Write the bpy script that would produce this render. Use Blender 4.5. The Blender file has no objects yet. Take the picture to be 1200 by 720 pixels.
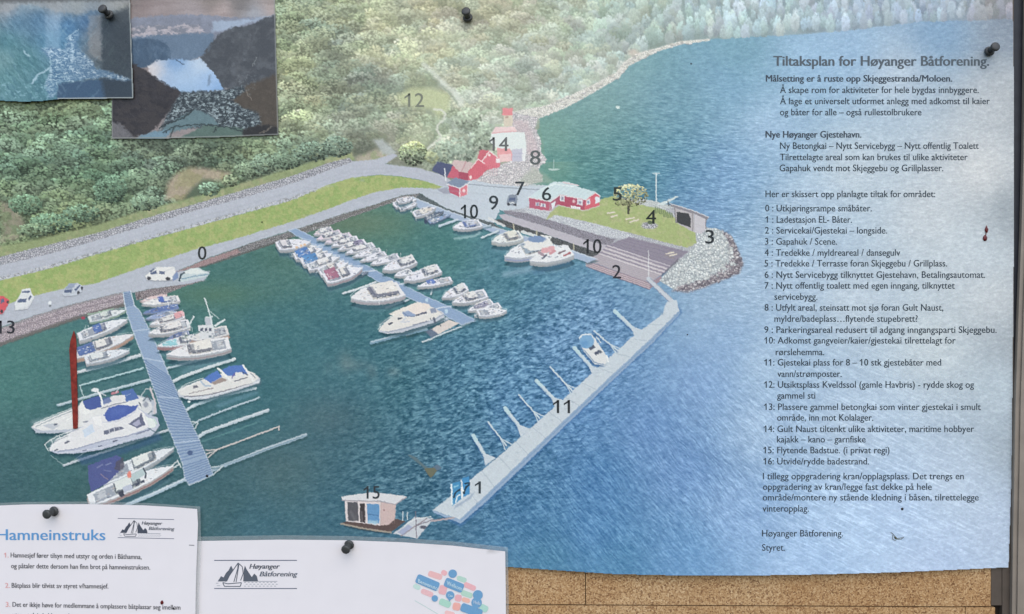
import bpy, math
import numpy as np
from mathutils import Vector

# ------------------------------------------------------------------ camera, light, exposure
SC = bpy.context.scene
COL = SC.collection
K = 0.00082                 # metres of notice board per unit of layout (1 unit = 1/1200 of the framed width)
CX, CY = 600.0, 360.0
D = 0.80                    # camera distance from the cork
cam_d = bpy.data.cameras.new('camera'); cam = bpy.data.objects.new('camera', cam_d); COL.objects.link(cam)
cam.location = (0, -D, 0); cam.rotation_euler = (math.radians(90), 0, 0)
cam_d.sensor_fit = 'HORIZONTAL'; cam_d.sensor_width = 36.0
cam_d.lens = 36.0 * D / (1200 * K)
cam_d.clip_start = 0.01; cam_d.clip_end = 500
SC.camera = cam

W = bpy.data.worlds.new('World'); SC.world = W; W.use_nodes = True
nt = W.node_tree; nt.nodes.clear()
sky = nt.nodes.new('ShaderNodeTexSky'); sky.sky_type = 'NISHITA'; sky.sun_disc = False
SUN_EL, SUN_AZ = math.radians(52), math.radians(168)
sky.sun_elevation = SUN_EL; sky.sun_rotation = SUN_AZ
bg = nt.nodes.new('ShaderNodeBackground'); bg.inputs['Strength'].default_value = 0.11
wo = nt.nodes.new('ShaderNodeOutputWorld')
nt.links.new(sky.outputs[0], bg.inputs[0]); nt.links.new(bg.outputs[0], wo.inputs[0])
sun_d = bpy.data.lights.new('sun', 'SUN'); sun = bpy.data.objects.new('sun', sun_d); COL.objects.link(sun)
sun_d.energy = 0.8; sun_d.angle = math.radians(75); sun_d.color = (1.0, 0.95, 0.88)
sdir = Vector((math.sin(SUN_AZ) * math.cos(SUN_EL), math.cos(SUN_AZ) * math.cos(SUN_EL), math.sin(SUN_EL)))
sun.rotation_euler = sdir.to_track_quat('Z', 'Y').to_euler()
sun.location = sdir * 3
SC.view_settings.view_transform = 'Standard'; SC.view_settings.look = 'None'
SC.view_settings.exposure = 1.24; SC.view_settings.gamma = 1.0
SC.view_settings.use_curve_mapping = False
SC.cycles.max_bounces = 4

# light that a white surface on the board returns (r,g,b): pigments are given relative to it
E_RGB = np.array([1.03, 1.07, 1.22])

rng = np.random.default_rng(7)

# ------------------------------------------------------------------ helpers: colour, geometry
def hx(s):
    s = s.lstrip('#'); return np.array([int(s[i:i + 2], 16) / 255 for i in (0, 2, 4)])
def lin(c):
    c = np.clip(np.asarray(c, float), 0, 1)
    return np.where(c <= 0.04045, c / 12.92, ((c + 0.055) / 1.055) ** 2.4)
def pig(c):                                     # print / paint colour -> base colour
    return np.clip(lin(c) / E_RGB, 0.002, 0.92)

def bulge(x, y):
    """the poster's lower edge hangs free and bows off the cork (metres)"""
    x = np.asarray(x, float); y = np.asarray(y, float)
    t = np.clip((y - 540) / 130, 0, 1.2)
    s = np.clip((x - 560) / 640, 0, 1)
    return 0.0055 * t * t * (0.25 + 0.75 * np.sin(np.pi * np.clip(s * 1.02, 0, 1)) ** 0.8)

def world(x, y, z):
    f = K * (D - z) / D
    return np.stack([(np.asarray(x, float) - CX) * f, -np.asarray(z, float) + 0 * np.asarray(x, float),
                     (CY - np.asarray(y, float)) * f], -1)

def link_mesh(name, verts, faces, mat, parent=None, smooth=False):
    me = bpy.data.meshes.new(name)
    o = bpy.data.objects.new(name, me)
    off = np.array(parent_world(parent)) if parent is not None else np.zeros(3)
    v = np.asarray(verts, float) - off
    if isinstance(faces, np.ndarray):
        n, k = faces.shape
        me.vertices.add(len(v)); me.vertices.foreach_set('co', v.astype(np.float32).ravel())
        me.loops.add(n * k); me.loops.foreach_set('vertex_index', faces.astype(np.int32).ravel())
        me.polygons.add(n)
        me.polygons.foreach_set('loop_start', np.arange(0, n * k, k, dtype=np.int32))
        me.polygons.foreach_set('loop_total', np.full(n, k, np.int32))
        me.update(calc_edges=True)
    else:
        me.from_pydata([tuple(p) for p in v], [], faces); me.update()
    if smooth:
        me.polygons.foreach_set('use_smooth', np.ones(len(me.polygons), bool))
    me.materials.append(mat)
    COL.objects.link(o)
    if parent is not None: o.parent = parent
    return o
def parent_world(p):
    v = Vector((0, 0, 0))
    while p is not None:
        v += p.location; p = p.parent
    return v
def thing(name, label, cat, loc, group=None):
    o = bpy.data.objects.new(name, None); COL.objects.link(o); o.empty_display_size = 0.01
    o.location = loc; o['label'] = label; o['category'] = cat
    if group: o['group'] = group
    return o
def tag(o, label, cat, group=None):
    o['label'] = label; o['category'] = cat
    if group: o['group'] = group
    return o
def slab(name, pts, z0, z1, mat, parent=None, warp=None):
    """polygon (layout units) extruded from height z0 to z1 off the cork"""
    p = np.array(pts, float); n = len(p)
    zz = warp(p[:, 0], p[:, 1]) if warp is not None else 0
    a = np.array([(p[:, 0] - CX) * K * (D - z1) / D, np.full(n, 0.0), (CY - p[:, 1]) * K * (D - z1) / D]).T
    top = a.copy(); top[:, 1] = -(z1 + zz)
    bot = a.copy(); bot[:, 1] = -(z0 + zz)
    v = np.vstack([top, bot])
    area = 0.5 * np.sum(p[:, 0] * np.roll(p[:, 1], -1) - np.roll(p[:, 0], -1) * p[:, 1])
    order = list(range(n)) if area < 0 else list(range(n))[::-1]
    faces = [order, [i + n for i in order[::-1]]]
    for i in range(n):
        a_, b_ = order[i], order[(i + 1) % n]
        faces.append([b_, a_, a_ + n, b_ + n])
    return link_mesh(name, v, faces, mat, parent)

# ------------------------------------------------------------------ materials
def base_mat(name, rough=0.5, spec=0.3):
    m = bpy.data.materials.new(name); m.use_nodes = True
    b = m.node_tree.nodes['Principled BSDF']
    b.inputs['Roughness'].default_value = rough
    b.inputs['Specular IOR Level'].default_value = spec
    return m, m.node_tree, b
def plain(name, col, rough=0.5, spec=0.3, var=0.06, scale=300.0, metal=0.0):
    m, t, b = base_mat(name, rough, spec)
    tc = t.nodes.new('ShaderNodeTexCoord'); nz = t.nodes.new('ShaderNodeTexNoise')
    nz.inputs['Scale'].default_value = scale; nz.inputs['Detail'].default_value = 4
    t.links.new(tc.outputs['Object'], nz.inputs['Vector'])
    r = t.nodes.new('ShaderNodeValToRGB'); c = pig(col)
    r.color_ramp.elements[0].position = 0.3; r.color_ramp.elements[1].position = 0.7
    r.color_ramp.elements[0].color = (*np.clip(c * (1 - var), 0, 1), 1)
    r.color_ramp.elements[1].color = (*np.clip(c * (1 + var), 0, 1), 1)
    t.links.new(nz.outputs['Fac'], r.inputs['Fac']); t.links.new(r.outputs['Color'], b.inputs['Base Color'])
    b.inputs['Metallic'].default_value = metal
    return m
def print_mat(name, rough=0.45, spec=0.12, grain=0.05):
    """ink on paper: the dye density is a surface attribute, the paper adds a fine grain"""
    m, t, b = base_mat(name, rough, spec)
    at = t.nodes.new('ShaderNodeAttribute'); at.attribute_name = 'dye'
    tc = t.nodes.new('ShaderNodeTexCoord'); nz = t.nodes.new('ShaderNodeTexNoise')
    nz.inputs['Scale'].default_value = 700; nz.inputs['Detail'].default_value = 2
    t.links.new(tc.outputs['Object'], nz.inputs['Vector'])
    mr = t.nodes.new('ShaderNodeMapRange')
    mr.inputs['From Min'].default_value = 0.25; mr.inputs['From Max'].default_value = 0.75
    mr.inputs['To Min'].default_value = 1 - grain; mr.inputs['To Max'].default_value = 1 + grain
    t.links.new(nz.outputs['Fac'], mr.inputs['Value'])
    mx = t.nodes.new('ShaderNodeVectorMath'); mx.operation = 'SCALE'
    t.links.new(at.outputs['Color'], mx.inputs[0]); t.links.new(mr.outputs[0], mx.inputs['Scale'])
    t.links.new(mx.outputs[0], b.inputs['Base Color'])
    return m
M_PRINT = print_mat('printed_paper')
M_PHOTO = print_mat('glossy_photo_paper', 0.3, 0.2)
_inks = {}
def ink(col):
    if col not in _inks: _inks[col] = plain('ink_' + col.strip('#'), hx(col), 0.5, 0.12, 0.05, 900)
    return _inks[col]

def cork_mat():
    m, t, b = base_mat('cork', 0.85, 0.1)
    N = t.nodes.new; Lk = t.links.new
    tc = N('ShaderNodeTexCoord')
    v = N('ShaderNodeTexVoronoi'); v.inputs['Scale'].default_value = 820; v.inputs['Randomness'].default_value = 1
    Lk(tc.outputs['Object'], v.inputs['Vector'])
    sp = N('ShaderNodeSeparateColor'); Lk(v.outputs['Color'], sp.inputs[0])
    r = N('ShaderNodeValToRGB')
    els = r.color_ramp.elements
    els[0].position = 0.0; els[0].color = (*pig(hx('#7d6049')), 1)
    els[1].position = 1.0; els[1].color = (*pig(hx('#d0b594')), 1)
    for p_, c_ in ((0.14, '#957559'), (0.3, '#ad8d6b'), (0.7, '#bc9d7a')):
        e = els.new(p_); e.color = (*pig(hx(c_)), 1)
    Lk(sp.outputs[0], r.inputs['Fac'])
    nz = N('ShaderNodeTexNoise'); nz.inputs['Scale'].default_value = 14; nz.inputs['Detail'].default_value = 5
    Lk(tc.outputs['Object'], nz.inputs['Vector'])
    r2 = N('ShaderNodeValToRGB')
    r2.color_ramp.elements[0].position = 0.35; r2.color_ramp.elements[0].color = (0.86, 0.78, 0.70, 1)
    r2.color_ramp.elements[1].position = 0.65; r2.color_ramp.elements[1].color = (1, 1, 1, 1)
    Lk(nz.outputs['Fac'], r2.inputs['Fac'])
    mx = N('ShaderNodeMix'); mx.data_type = 'RGBA'; mx.blend_type = 'MULTIPLY'; mx.inputs['Factor'].default_value = 1
    Lk(r.outputs['Color'], mx.inputs['A']); Lk(r2.outputs['Color'], mx.inputs['B'])
    n2 = N('ShaderNodeTexNoise'); n2.inputs['Scale'].default_value = 900; n2.inputs['Detail'].default_value = 2
    Lk(tc.outputs['Object'], n2.inputs['Vector'])
    r3 = N('ShaderNodeValToRGB')
    r3.color_ramp.elements[0].position = 0.36; r3.color_ramp.elements[0].color = (0.35, 0.28, 0.22, 1)
    r3.color_ramp.elements[1].position = 0.47; r3.color_ramp.elements[1].color = (1, 1, 1, 1)
    Lk(n2.outputs['Fac'], r3.inputs['Fac'])
    m2 = N('ShaderNodeMix'); m2.data_type = 'RGBA'; m2.blend_type = 'MULTIPLY'; m2.inputs['Factor'].default_value = 0.45
    Lk(mx.outputs['Result'], m2.inputs['A']); Lk(r3.outputs['Color'], m2.inputs['B'])
    Lk(m2.outputs['Result'], b.inputs['Base Color'])
    bp = N('ShaderNodeBump'); bp.inputs['Strength'].default_value = 0.25; bp.inputs['Distance'].default_value = 0.0006
    Lk(sp.outputs[0], bp.inputs['Height']); Lk(bp.outputs[0], b.inputs['Normal'])
    return m
M_CORK = cork_mat()
M_DARK = plain('dark_groove', hx('#2a2320'), 0.9, 0.1, 0.2)
M_REBATE = plain('brown_grey_frame', hx('#544c48'), 0.5, 0.3, 0.14, 60)
M_GASKET = plain('black_gasket', hx('#2b2d36'), 0.5, 0.3, 0.2, 90)
M_RAIL = plain('worn_aluminium', hx('#857d78'), 0.45, 0.4, 0.10, 45, 0.0)
M_PIN = plain('black_plastic', hx('#3f4144'), 0.5, 0.35, 0.1, 500)
M_STEEL = plain('pin_steel', hx('#8d8f94'), 0.3, 0.5, 0.1, 500, 1.0)
M_PAPER = plain('white_paper', hx('#dddbe7'), 0.6, 0.15, 0.015, 40)

def film_mat():
    m = bpy.data.materials.new('clear_laminate'); m.use_nodes = True
    t = m.node_tree; b = t.nodes['Principled BSDF']
    b.inputs['Base Color'].default_value = (*pig(hx('#b9c2cc')), 1); b.inputs['Roughness'].default_value = 0.3
    tr = t.nodes.new('ShaderNodeBsdfTransparent'); mx = t.nodes.new('ShaderNodeMixShader')
    nz = t.nodes.new('ShaderNodeTexNoise'); nz.inputs['Scale'].default_value = 60
    mr = t.nodes.new('ShaderNodeMapRange'); mr.inputs['To Min'].default_value = 0.22; mr.inputs['To Max'].default_value = 0.38
    t.links.new(nz.outputs['Fac'], mr.inputs['Value']); t.links.new(mr.outputs[0], mx.inputs['Fac'])
    t.links.new(tr.outputs[0], mx.inputs[1]); t.links.new(b.outputs[0], mx.inputs[2])
    t.links.new(mx.outputs[0], t.nodes['Material Output'].inputs['Surface'])
    return m
M_FILM = film_mat()

# ------------------------------------------------------------------ the notice board itself
board = thing('notice_board', 'cork notice board with joined tan panels and dark framed right edge', 'notice board', world(600, 740, 0.0))
slab('backing_board', [(-140, -90), (1240, -90), (1240, 790), (-140, 790)], -0.012, -0.004, M_DARK, board)
slab('cork_panel', [(-120, -80), (685.6, -80), (685.7, 708.4), (-120, 707.4)], -0.004, 0.0, M_CORK, board)
slab('cork_panel', [(686.6, -80), (1162, -80), (1161.3, 710.6), (1133, 710.2), (1127, 710.9), (1100, 710.6), (686.7, 708.6)], -0.004, 0.0, M_CORK, board)
slab('cork_panel', [(-120, 708.6), (686, 709.9), (1100, 712.0), (1131, 712.2), (1131, 785), (-120, 785)], -0.004, 0.0, M_CORK, board)
slab('cork_panel', [(1131.8, 711.8), (1166, 712.2), (1166, 785), (1131.8, 785)], -0.004, 0.0, M_CORK, board)
slab('inner_frame', [(1162.2, -80), (1174, -80), (1174, 709.5), (1161.6, 709.5)], -0.004, 0.0006, M_REBATE, board)
slab('inner_frame', [(1174.6, -80), (1188, -80), (1188, 785), (1174.6, 785)], -0.004, 0.0012, M_REBATE, board)
slab('gasket', [(1188.2, -80), (1199, -80), (1199, 785), (1188.2, 785)], -0.004, 0.0004, M_GASKET, board)
slab('outer_frame', [(1185.3, 760), (1187.4, 620), (1190.2, 470), (1193.6, 370), (1197.2, 270), (1199.5, 180), (1202.5, -60), (1240, -60), (1240, 760)], 0.0014, 0.0052, M_RAIL, board)
slab('frame_bead', [(1191.6, 760), (1193.6, 620), (1196.2, 470), (1199.4, 370), (1203, 270), (1205.5, 180), (1208.5, -60), (1240, -60), (1240, 760)], 0.0053, 0.0068, M_RAIL, board)

# ------------------------------------------------------------------ ink canvas: dye density on a fine grid
def vnoise(x, y, seed=0):
    xi = np.floor(x).astype(np.int64); yi = np.floor(y).astype(np.int64)
    fx = x - xi; fy = y - yi
    fx = fx * fx * (3 - 2 * fx); fy = fy * fy * (3 - 2 * fy)
    def h(a, b):
        n = (a * 374761393 + b * 668265263 + seed * 1442695041) & 0xffffffff
        n = ((n ^ (n >> 13)) * 1274126177) & 0xffffffff
        n = n ^ (n >> 16)
        return (n & 0xffff) / 65535.0
    return (h(xi, yi) * (1 - fx) + h(xi + 1, yi) * fx) * (1 - fy) + (h(xi, yi + 1) * (1 - fx) + h(xi + 1, yi + 1) * fx) * fy
def fbm(x, y, seed=0, o=3):
    s = 0; a = 1; t = 0
    for i in range(o):
        s = s + a * vnoise(x * 2 ** i, y * 2 ** i, seed + i * 17); t += a; a *= 0.55
    return s / t
def cells(x, y, seed=0):
    """Voronoi: returns F1, F2, random value of the nearest cell"""
    xi = np.floor(x).astype(np.int64); yi = np.floor(y).astype(np.int64)
    f1 = np.full(x.shape, 9.0); f2 = np.full(x.shape, 9.0); rv = np.zeros(x.shape)
    def h(a, b, s):
        n = (a * 374761393 + b * 668265263 + (seed + s) * 1442695041) & 0xffffffff
        n = ((n ^ (n >> 13)) * 1274126177) & 0xffffffff
        return ((n ^ (n >> 16)) & 0xffff) / 65535.0
    for dx in (-1, 0, 1):
        for dy in (-1, 0, 1):
            a, b = xi + dx, yi + dy
            d = np.hypot(a + h(a, b, 1) - x, b + h(a, b, 2) - y)
            n = d < f1
            f2 = np.where(n, f1, np.minimum(f2, d)); rv = np.where(n, h(a, b, 3), rv); f1 = np.where(n, d, f1)
    return f1, f2, rv

class Canvas:
    def __init__(s, x0, y0, x1, y1, R=1.0):
        s.x0, s.y0, s.R = x0, y0, R
        s.w = int(round((x1 - x0) * R)) + 1; s.h = int(round((y1 - y0) * R)) + 1
        s.X, s.Y = np.meshgrid(x0 + np.arange(s.w) / R, y0 + np.arange(s.h) / R)
        s.C = np.zeros((s.h, s.w, 3)); s.L = np.zeros((s.h, s.w), np.int32)
        s.parts = []
    def part(s, name, parent=None, label=None):
        s.parts.append((name, parent, label)); return len(s.parts) - 1
    def sl(s, a, b, c, d, pad=2):
        i0 = max(0, int((b - pad - s.y0) * s.R)); i1 = min(s.h, int((d + pad - s.y0) * s.R) + 2)
        j0 = max(0, int((a - pad - s.x0) * s.R)); j1 = min(s.w, int((c + pad - s.x0) * s.R) + 2)
        return slice(i0, max(i0, i1)), slice(j0, max(j0, j1))
    def poly(s, pts, soft=1.0, grow=0.0):
        p = np.array(pts, float)
        q = s.sl(p[:, 0].min(), p[:, 1].min(), p[:, 0].max(), p[:, 1].max(), 2 + grow + soft)
        X, Y = s.X[q], s.Y[q]
        if X.size == 0: return q, np.zeros(X.shape)
        d = np.full(X.shape, 1e9); ins = np.zeros(X.shape, bool)
        for i in range(len(p)):
            ax, ay = p[i]; bx, by = p[(i + 1) % len(p)]
            ex, ey = bx - ax, by - ay
            l2 = ex * ex + ey * ey
            if l2 == 0: continue
            t = np.clip(((X - ax) * ex + (Y - ay) * ey) / l2, 0, 1)
            d = np.minimum(d, (X - ax - t * ex) ** 2 + (Y - ay - t * ey) ** 2)
            if ay != by:
                ins ^= ((ay > Y) != (by > Y)) & (X < (bx - ax) * (Y - ay) / (by - ay) + ax)
        sd = np.sqrt(d) * np.where(ins, 1, -1) + grow
        return q, np.clip(sd / soft + 0.5, 0, 1)
    def line(s, pts, w, soft=1.0):
        p = np.array(pts, float)
        q = s.sl(p[:, 0].min(), p[:, 1].min(), p[:, 0].max(), p[:, 1].max(), 2 + w)
        X, Y = s.X[q], s.Y[q]; d = np.full(X.shape, 1e9)
        for i in range(len(p) - 1):
            ax, ay = p[i]; ex, ey = p[i + 1] - p[i]; l2 = ex * ex + ey * ey + 1e-9
            t = np.clip(((X - ax) * ex + (Y - ay) * ey) / l2, 0, 1)
            d = np.minimum(d, (X - ax - t * ex) ** 2 + (Y - ay - t * ey) ** 2)
        return q, np.clip((w / 2 - np.sqrt(d)) / soft + 0.5, 0, 1)
    def ell(s, x, y, rx, ry, soft=1.0):
        q = s.sl(x - rx, y - ry, x + rx, y + ry, 2 + soft)
        r = np.hypot((s.X[q] - x) / rx, (s.Y[q] - y) / ry)
        return q, np.clip((1 - r) * min(rx, ry) / soft + 0.5, 0, 1)
    def put(s, qm, col, part=None, a=1.0):
        q, m = qm
        if m.size == 0: return
        if isinstance(col, str): col = hx(col)
        k = (m * a)[..., None]
        s.C[q] = s.C[q] * (1 - k) + np.asarray(col) * k
        if part is not None:
            l = s.L[q]; l[m > 0.5] = part
    def xy(s, q): return s.X[q], s.Y[q]
    def build(s, parent, mat, zfun, owner):
        """cut the inked grid into one mesh per printed part; neighbours share an edge"""
        X, Y = s.X, s.Y
        V = world(X.ravel(), Y.ravel(), zfun(X, Y).ravel()); C = np.ones((V.shape[0], 4), np.float32)
        C[:, :3] = pig(s.C.reshape(-1, 3))
        idx = np.arange(s.h * s.w).reshape(s.h, s.w)
        quads = np.stack([idx[:-1, :-1], idx[1:, :-1], idx[1:, 1:], idx[:-1, 1:]], -1).reshape(-1, 4)
        lab = s.L[:-1, :-1].ravel()
        keep = lab >= 0
        quads, lab = quads[keep], lab[keep]
        order = np.argsort(lab, kind='stable'); quads, lab = quads[order], lab[order]
        made = {}
        for pid in range(len(s.parts)):
            a, b = np.searchsorted(lab, [pid, pid + 1])
            if b - a < 3: continue
            name, par, label = s.parts[pid]
            qs = quads[a:b]; u, inv = np.unique(qs, return_inverse=True)
            pr = made.get(par, parent) if par is not None else parent
            o = link_mesh(name, V[u], inv.reshape(-1, 4), mat, pr, smooth=True)
            at = o.data.color_attributes.new('dye', 'FLOAT_COLOR', 'POINT')
            at.data.foreach_set('color', C[u].ravel())
            if label: o['label'] = label
            made[pid] = o
        return made

def field(pts, X, Y, step=8, p=2.6, soft=120.0):
    """smooth blend between measured spots of colour"""
    xs = np.arange(X.min() - step, X.max() + 2 * step, step); ys = np.arange(Y.min() - step, Y.max() + 2 * step, step)
    gx, gy = np.meshgrid(xs, ys); num = np.zeros(gx.shape + (3,)); den = np.zeros(gx.shape)
    for x, y, c in pts:
        w = 1.0 / (((gx - x) ** 2 + (gy - y) ** 2 + soft) ** (p / 2)); num += w[..., None] * hx(c); den += w
    g = num / den[..., None]
    fx = (X - xs[0]) / step; fy = (Y - ys[0]) / step; i = fx.astype(int); j = fy.astype(int)
    tx = (fx - i)[..., None]; ty = (fy - j)[..., None]
    return (g[j, i] * (1 - tx) + g[j, i + 1] * tx) * (1 - ty) + (g[j + 1, i] * (1 - tx) + g[j + 1, i + 1] * tx) * ty

def dabs(cv, xs, ys, rx, ry, cols, part=None, alpha=0.9):
    """many small strokes of ink, in order"""
    for x, y, a, b, c in zip(xs, ys, rx, ry, cols):
        i0 = int((y - b - 1 - cv.y0) * cv.R); i1 = int((y + b + 1 - cv.y0) * cv.R) + 2
        j0 = int((x - a - 1 - cv.x0) * cv.R); j1 = int((x + a + 1 - cv.x0) * cv.R) + 2
        if i0 < 0 or j0 < 0 or i1 > cv.h or j1 > cv.w: 
            i0 = max(i0, 0); j0 = max(j0, 0); i1 = min(i1, cv.h); j1 = min(j1, cv.w)
            if i1 <= i0 or j1 <= j0: continue
        r = ((cv.X[i0:i1, j0:j1] - x) / a) ** 2 + ((cv.Y[i0:i1, j0:j1] - y) / b) ** 2
        k = np.clip(1.45 - r, 0, 1) * alpha
        t = cv.C[i0:i1, j0:j1]; t += k[..., None] * (c - t)
        if part is not None: cv.L[i0:i1, j0:j1][k > 0.5] = part

# ------------------------------------------------------------------ the poster: an aerial view of the harbour, printed
P = Canvas(-14, -14, 1188, 676, 1.4)
p_water = P.part('printed_water')
X, Y = P.X, P.Y
WATER = [(20,430,'#527f7b'),(60,560,'#43686c'),(20,570,'#42626a'),(110,600,'#3f5c60'),(250,345,'#527b72'),(330,305,'#577b6f'),(450,270,'#557e70'),(400,258,'#5d7c6c'),
 (520,300,'#4c7d7a'),(400,400,'#41707c'),(470,340,'#4b7b7f'),(330,400,'#44747a'),(400,500,'#446777'),(330,560,'#4b6870'),(260,590,'#43626a'),(300,450,'#46727b'),(300,620,'#446a7b'),
 (460,440,'#426f7f'),(540,420,'#4c7a9a'),(600,440,'#5c88b2'),(540,480,'#4a7694'),(600,480,'#5c87b6'),(560,560,'#4c769b'),(480,560,'#476d85'),(480,610,'#456d88'),(400,600,'#44697c'),(560,350,'#4e7b8d'),(620,350,'#5a86a8'),(600,330,'#4d7d8c'),(650,400,'#6e94c1'),
 (700,370,'#7397c0'),(720,420,'#7499c7'),(680,480,'#6690c4'),(620,600,'#4d7ba6'),(700,560,'#5583b6'),(700,620,'#5482b3'),(800,550,'#7094c6'),(760,500,'#7095c8'),(800,640,'#6690bd'),(860,600,'#8aa9d3'),(640,660,'#5080a2'),(720,660,'#5585ac'),
 (900,500,'#a9c1e0'),(1000,500,'#b6c8e0'),(1100,400,'#c6d0da'),(1150,200,'#d2d4da'),(1090,250,'#c9d0da'),(1165,350,'#c3c9d2'),(1184,250,'#9aa3ae'),(1184,400,'#a0a9b5'),(1184,120,'#a3a9b2'),(1184,520,'#a3b0c0'),(1150,300,'#c6d0dc'),(1050,600,'#b0c6e6'),(1120,560,'#bccce3'),(1100,655,'#b0c3e2'),(950,655,'#9fbade'),(1000,620,'#aec6e6'),
 (900,150,'#a6c1df'),(850,200,'#80a4cd'),(870,330,'#a9c0db'),(850,400,'#8fadd4'),(900,420,'#adc4df'),(820,450,'#86a6d3'),(780,120,'#6d99b2'),(850,100,'#80a8c8'),(1000,60,'#97b6d7'),(1100,40,'#82a2c4'),(950,80,'#9fbfdf'),(1050,90,'#bccadc'),
 (1000,200,'#c3cfdd'),(950,250,'#b4c7de'),(1000,350,'#bfccdc'),(690,100,'#7ba0a0'),(740,75,'#7fa7b0'),(700,140,'#6d9796'),(650,160,'#7fa496'),(655,210,'#5f958e'),(700,200,'#4f808a'),(690,185,'#5a8a88'),(780,190,'#5284a0'),(750,215,'#4c7e91'),(820,250,'#7b9dc8'),(800,215,'#6a93bb'),
 (740,170,'#5f8f9a'),(860,60,'#7aa3b8'),(1170,120,'#c8ced8'),(1175,450,'#b9c7d6'),(1170,620,'#b4c4de'),(1180,30,'#8692a4'),(930,330,'#b3c6de'),(840,350,'#9cb5d3')]
base = field(WATER, X, Y, 8, 3.2, 900.0)
kh = (.40 * np.clip(np.exp(-(((X - 300) / 330) ** 2 + ((Y - 430) / 190) ** 2)), 0, 1))[..., None]; base = base * (1 - kh) + hx('#3f6775') * kh
kf = (.34 * np.exp(-(((X - 720) / 110) ** 2 + ((Y - 120) / 60) ** 2)))[..., None]; base = base * (1 - kf) + hx('#93acb4') * kf
def rot(a, sx, sy):
    c, s_ = math.cos(math.radians(a)), math.sin(math.radians(a))
    return (X * c + Y * s_) / sx, (-X * s_ + Y * c) / sy
def bump_at(cx, cy, rx, ry): return np.exp(-(((X - cx) / rx) ** 2 + ((Y - cy) / ry) ** 2))
wx = 7 * (fbm(X / 34, Y / 34, 3) - .5); wy = 7 * (fbm(X / 34, Y / 34, 4) - .5)
def streak(a, sx, sy, seed, warp=1.0):
    c, s_ = math.cos(math.radians(a)), math.sin(math.radians(a))
    xx, yy = X + wx * warp, Y + wy * warp
    u, v = (xx * c + yy * s_) / sx, (-xx * s_ + yy * c) / sy
    return 0.62 * vnoise(u, v, seed) + 0.38 * vnoise(u * 1.9, v * 1.9, seed + 5) - 0.5
ripA = streak(-14, 4.6, 1.9, 11)                 # chop in the harbour mouth
ripB = streak(48, 9, 1.5, 12)                   # slanting streaks low down
ripC = streak(3, 6, 1.25, 13, .5)                 # fine flat ripples far out
ripD = streak(25, 18, 1.7, 14, .8)               # long streaks under the writing
wA = np.clip(bump_at(575, 455, 150, 130) + .6 * bump_at(500, 580, 120, 70) + .6 * bump_at(690, 380, 80, 80), 0, 1)
wB = np.clip(bump_at(700, 600, 150, 90) + .8 * bump_at(840, 520, 120, 110), 0, 1)
wC = np.clip(bump_at(810, 220, 90, 110) + .6 * bump_at(720, 200, 80, 60) + .28 * bump_at(1000, 200, 200, 160) + .4 * bump_at(880, 330, 70, 90), 0, 1)
wD = np.clip(.8 * bump_at(1000, 590, 190, 120) + .3 * bump_at(1000, 430, 160, 90), 0, 1)
rip = .23 * wA * ripA * 1.7 + .20 * wB * ripB + .24 * wC * ripC + .17 * wD * np.where(ripD > 0, ripD * 1.5, ripD * .4) + .07 * streak(-10, 5, 2.0, 15) + .05 * (fbm(X / 3.2, Y / 2.2, 16, 2) - .5) + .03 * (fbm(X / 40, Y / 30, 8) - .5)
rip = np.where(rip > 0, rip * 1.25, rip)
tint = np.stack([rip * 1.0, rip * 1.0, rip * .95], -1)
P.C[:] = base + tint
dk = np.clip(wA * (-ripA) * 2.2 - .12, 0, 1)[..., None]
P.C[:] = P.C * (1 - .35 * dk) + hx('#1d4a5c') * .35 * dk
# weed-green shallows along the quay
for cx_, cy_, rx_, ry_, c_, a_ in ((420, 262, 60, 18, '#6f7d66', .5), (250, 345, 60, 14, '#5d7c66', .5), (60, 400, 60, 14, '#5b847d', .4), (650, 170, 22, 50, '#83a08c', .5)):
    k = (a_ * bump_at(cx_, cy_, rx_, ry_))[..., None]; P.C[:] = P.C * (1 - k) + hx(c_) * k

# --- wooded hillside
FOREST = [(20,150,'#7f9683'),(60,180,'#82a08c'),(110,160,'#83a08c'),(120,210,'#708c79'),(20,200,'#728a78'),(20,250,'#7f9178'),(90,130,'#8d9c80'),(30,125,'#7d8b6b'),(100,265,'#8a9a78'),(60,280,'#8b9b78'),(170,185,'#75877a'),(250,180,'#748674'),(300,185,'#7d8d78'),
 (340,40,'#8f9d86'),(370,35,'#8b9a8b'),(400,20,'#a3ad90'),(450,30,'#b1b999'),(430,60,'#b1ba9e'),(390,55,'#86958a'),(405,80,'#8d9c8c'),(360,120,'#a4ad90'),(340,150,'#969f84'),(340,80,'#a0a98a'),(400,150,'#8a988a'),(430,100,'#8a9b90'),(480,60,'#bcc6aa'),(520,40,'#b8bfa8'),(560,20,'#a5a794'),
 (520,8,'#a3a38c'),(600,60,'#b7c4b8'),(560,110,'#bccabc'),(640,90,'#b0c0b6'),(650,40,'#aebaa9'),(600,20,'#b0b59f'),(540,160,'#a9b6a6'),(480,155,'#a7b399'),(520,95,'#bfcab4'),(450,165,'#a3ad9c'),(420,180,'#8c9a8a'),(330,180,'#7f907c'),(700,40,'#a8beb6'),(760,30,'#a8beb8'),(820,20,'#a9c1c6'),(720,80,'#afc0bd'),(900,15,'#a6bfcc'),(1000,15,'#a3bace'),(1100,12,'#a2b8d0'),(1180,10,'#9da3b0'),(230,60,'#7d8b7a'),(150,60,'#7d8b7a')]
p_hill = P.part('printed_forest')
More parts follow.
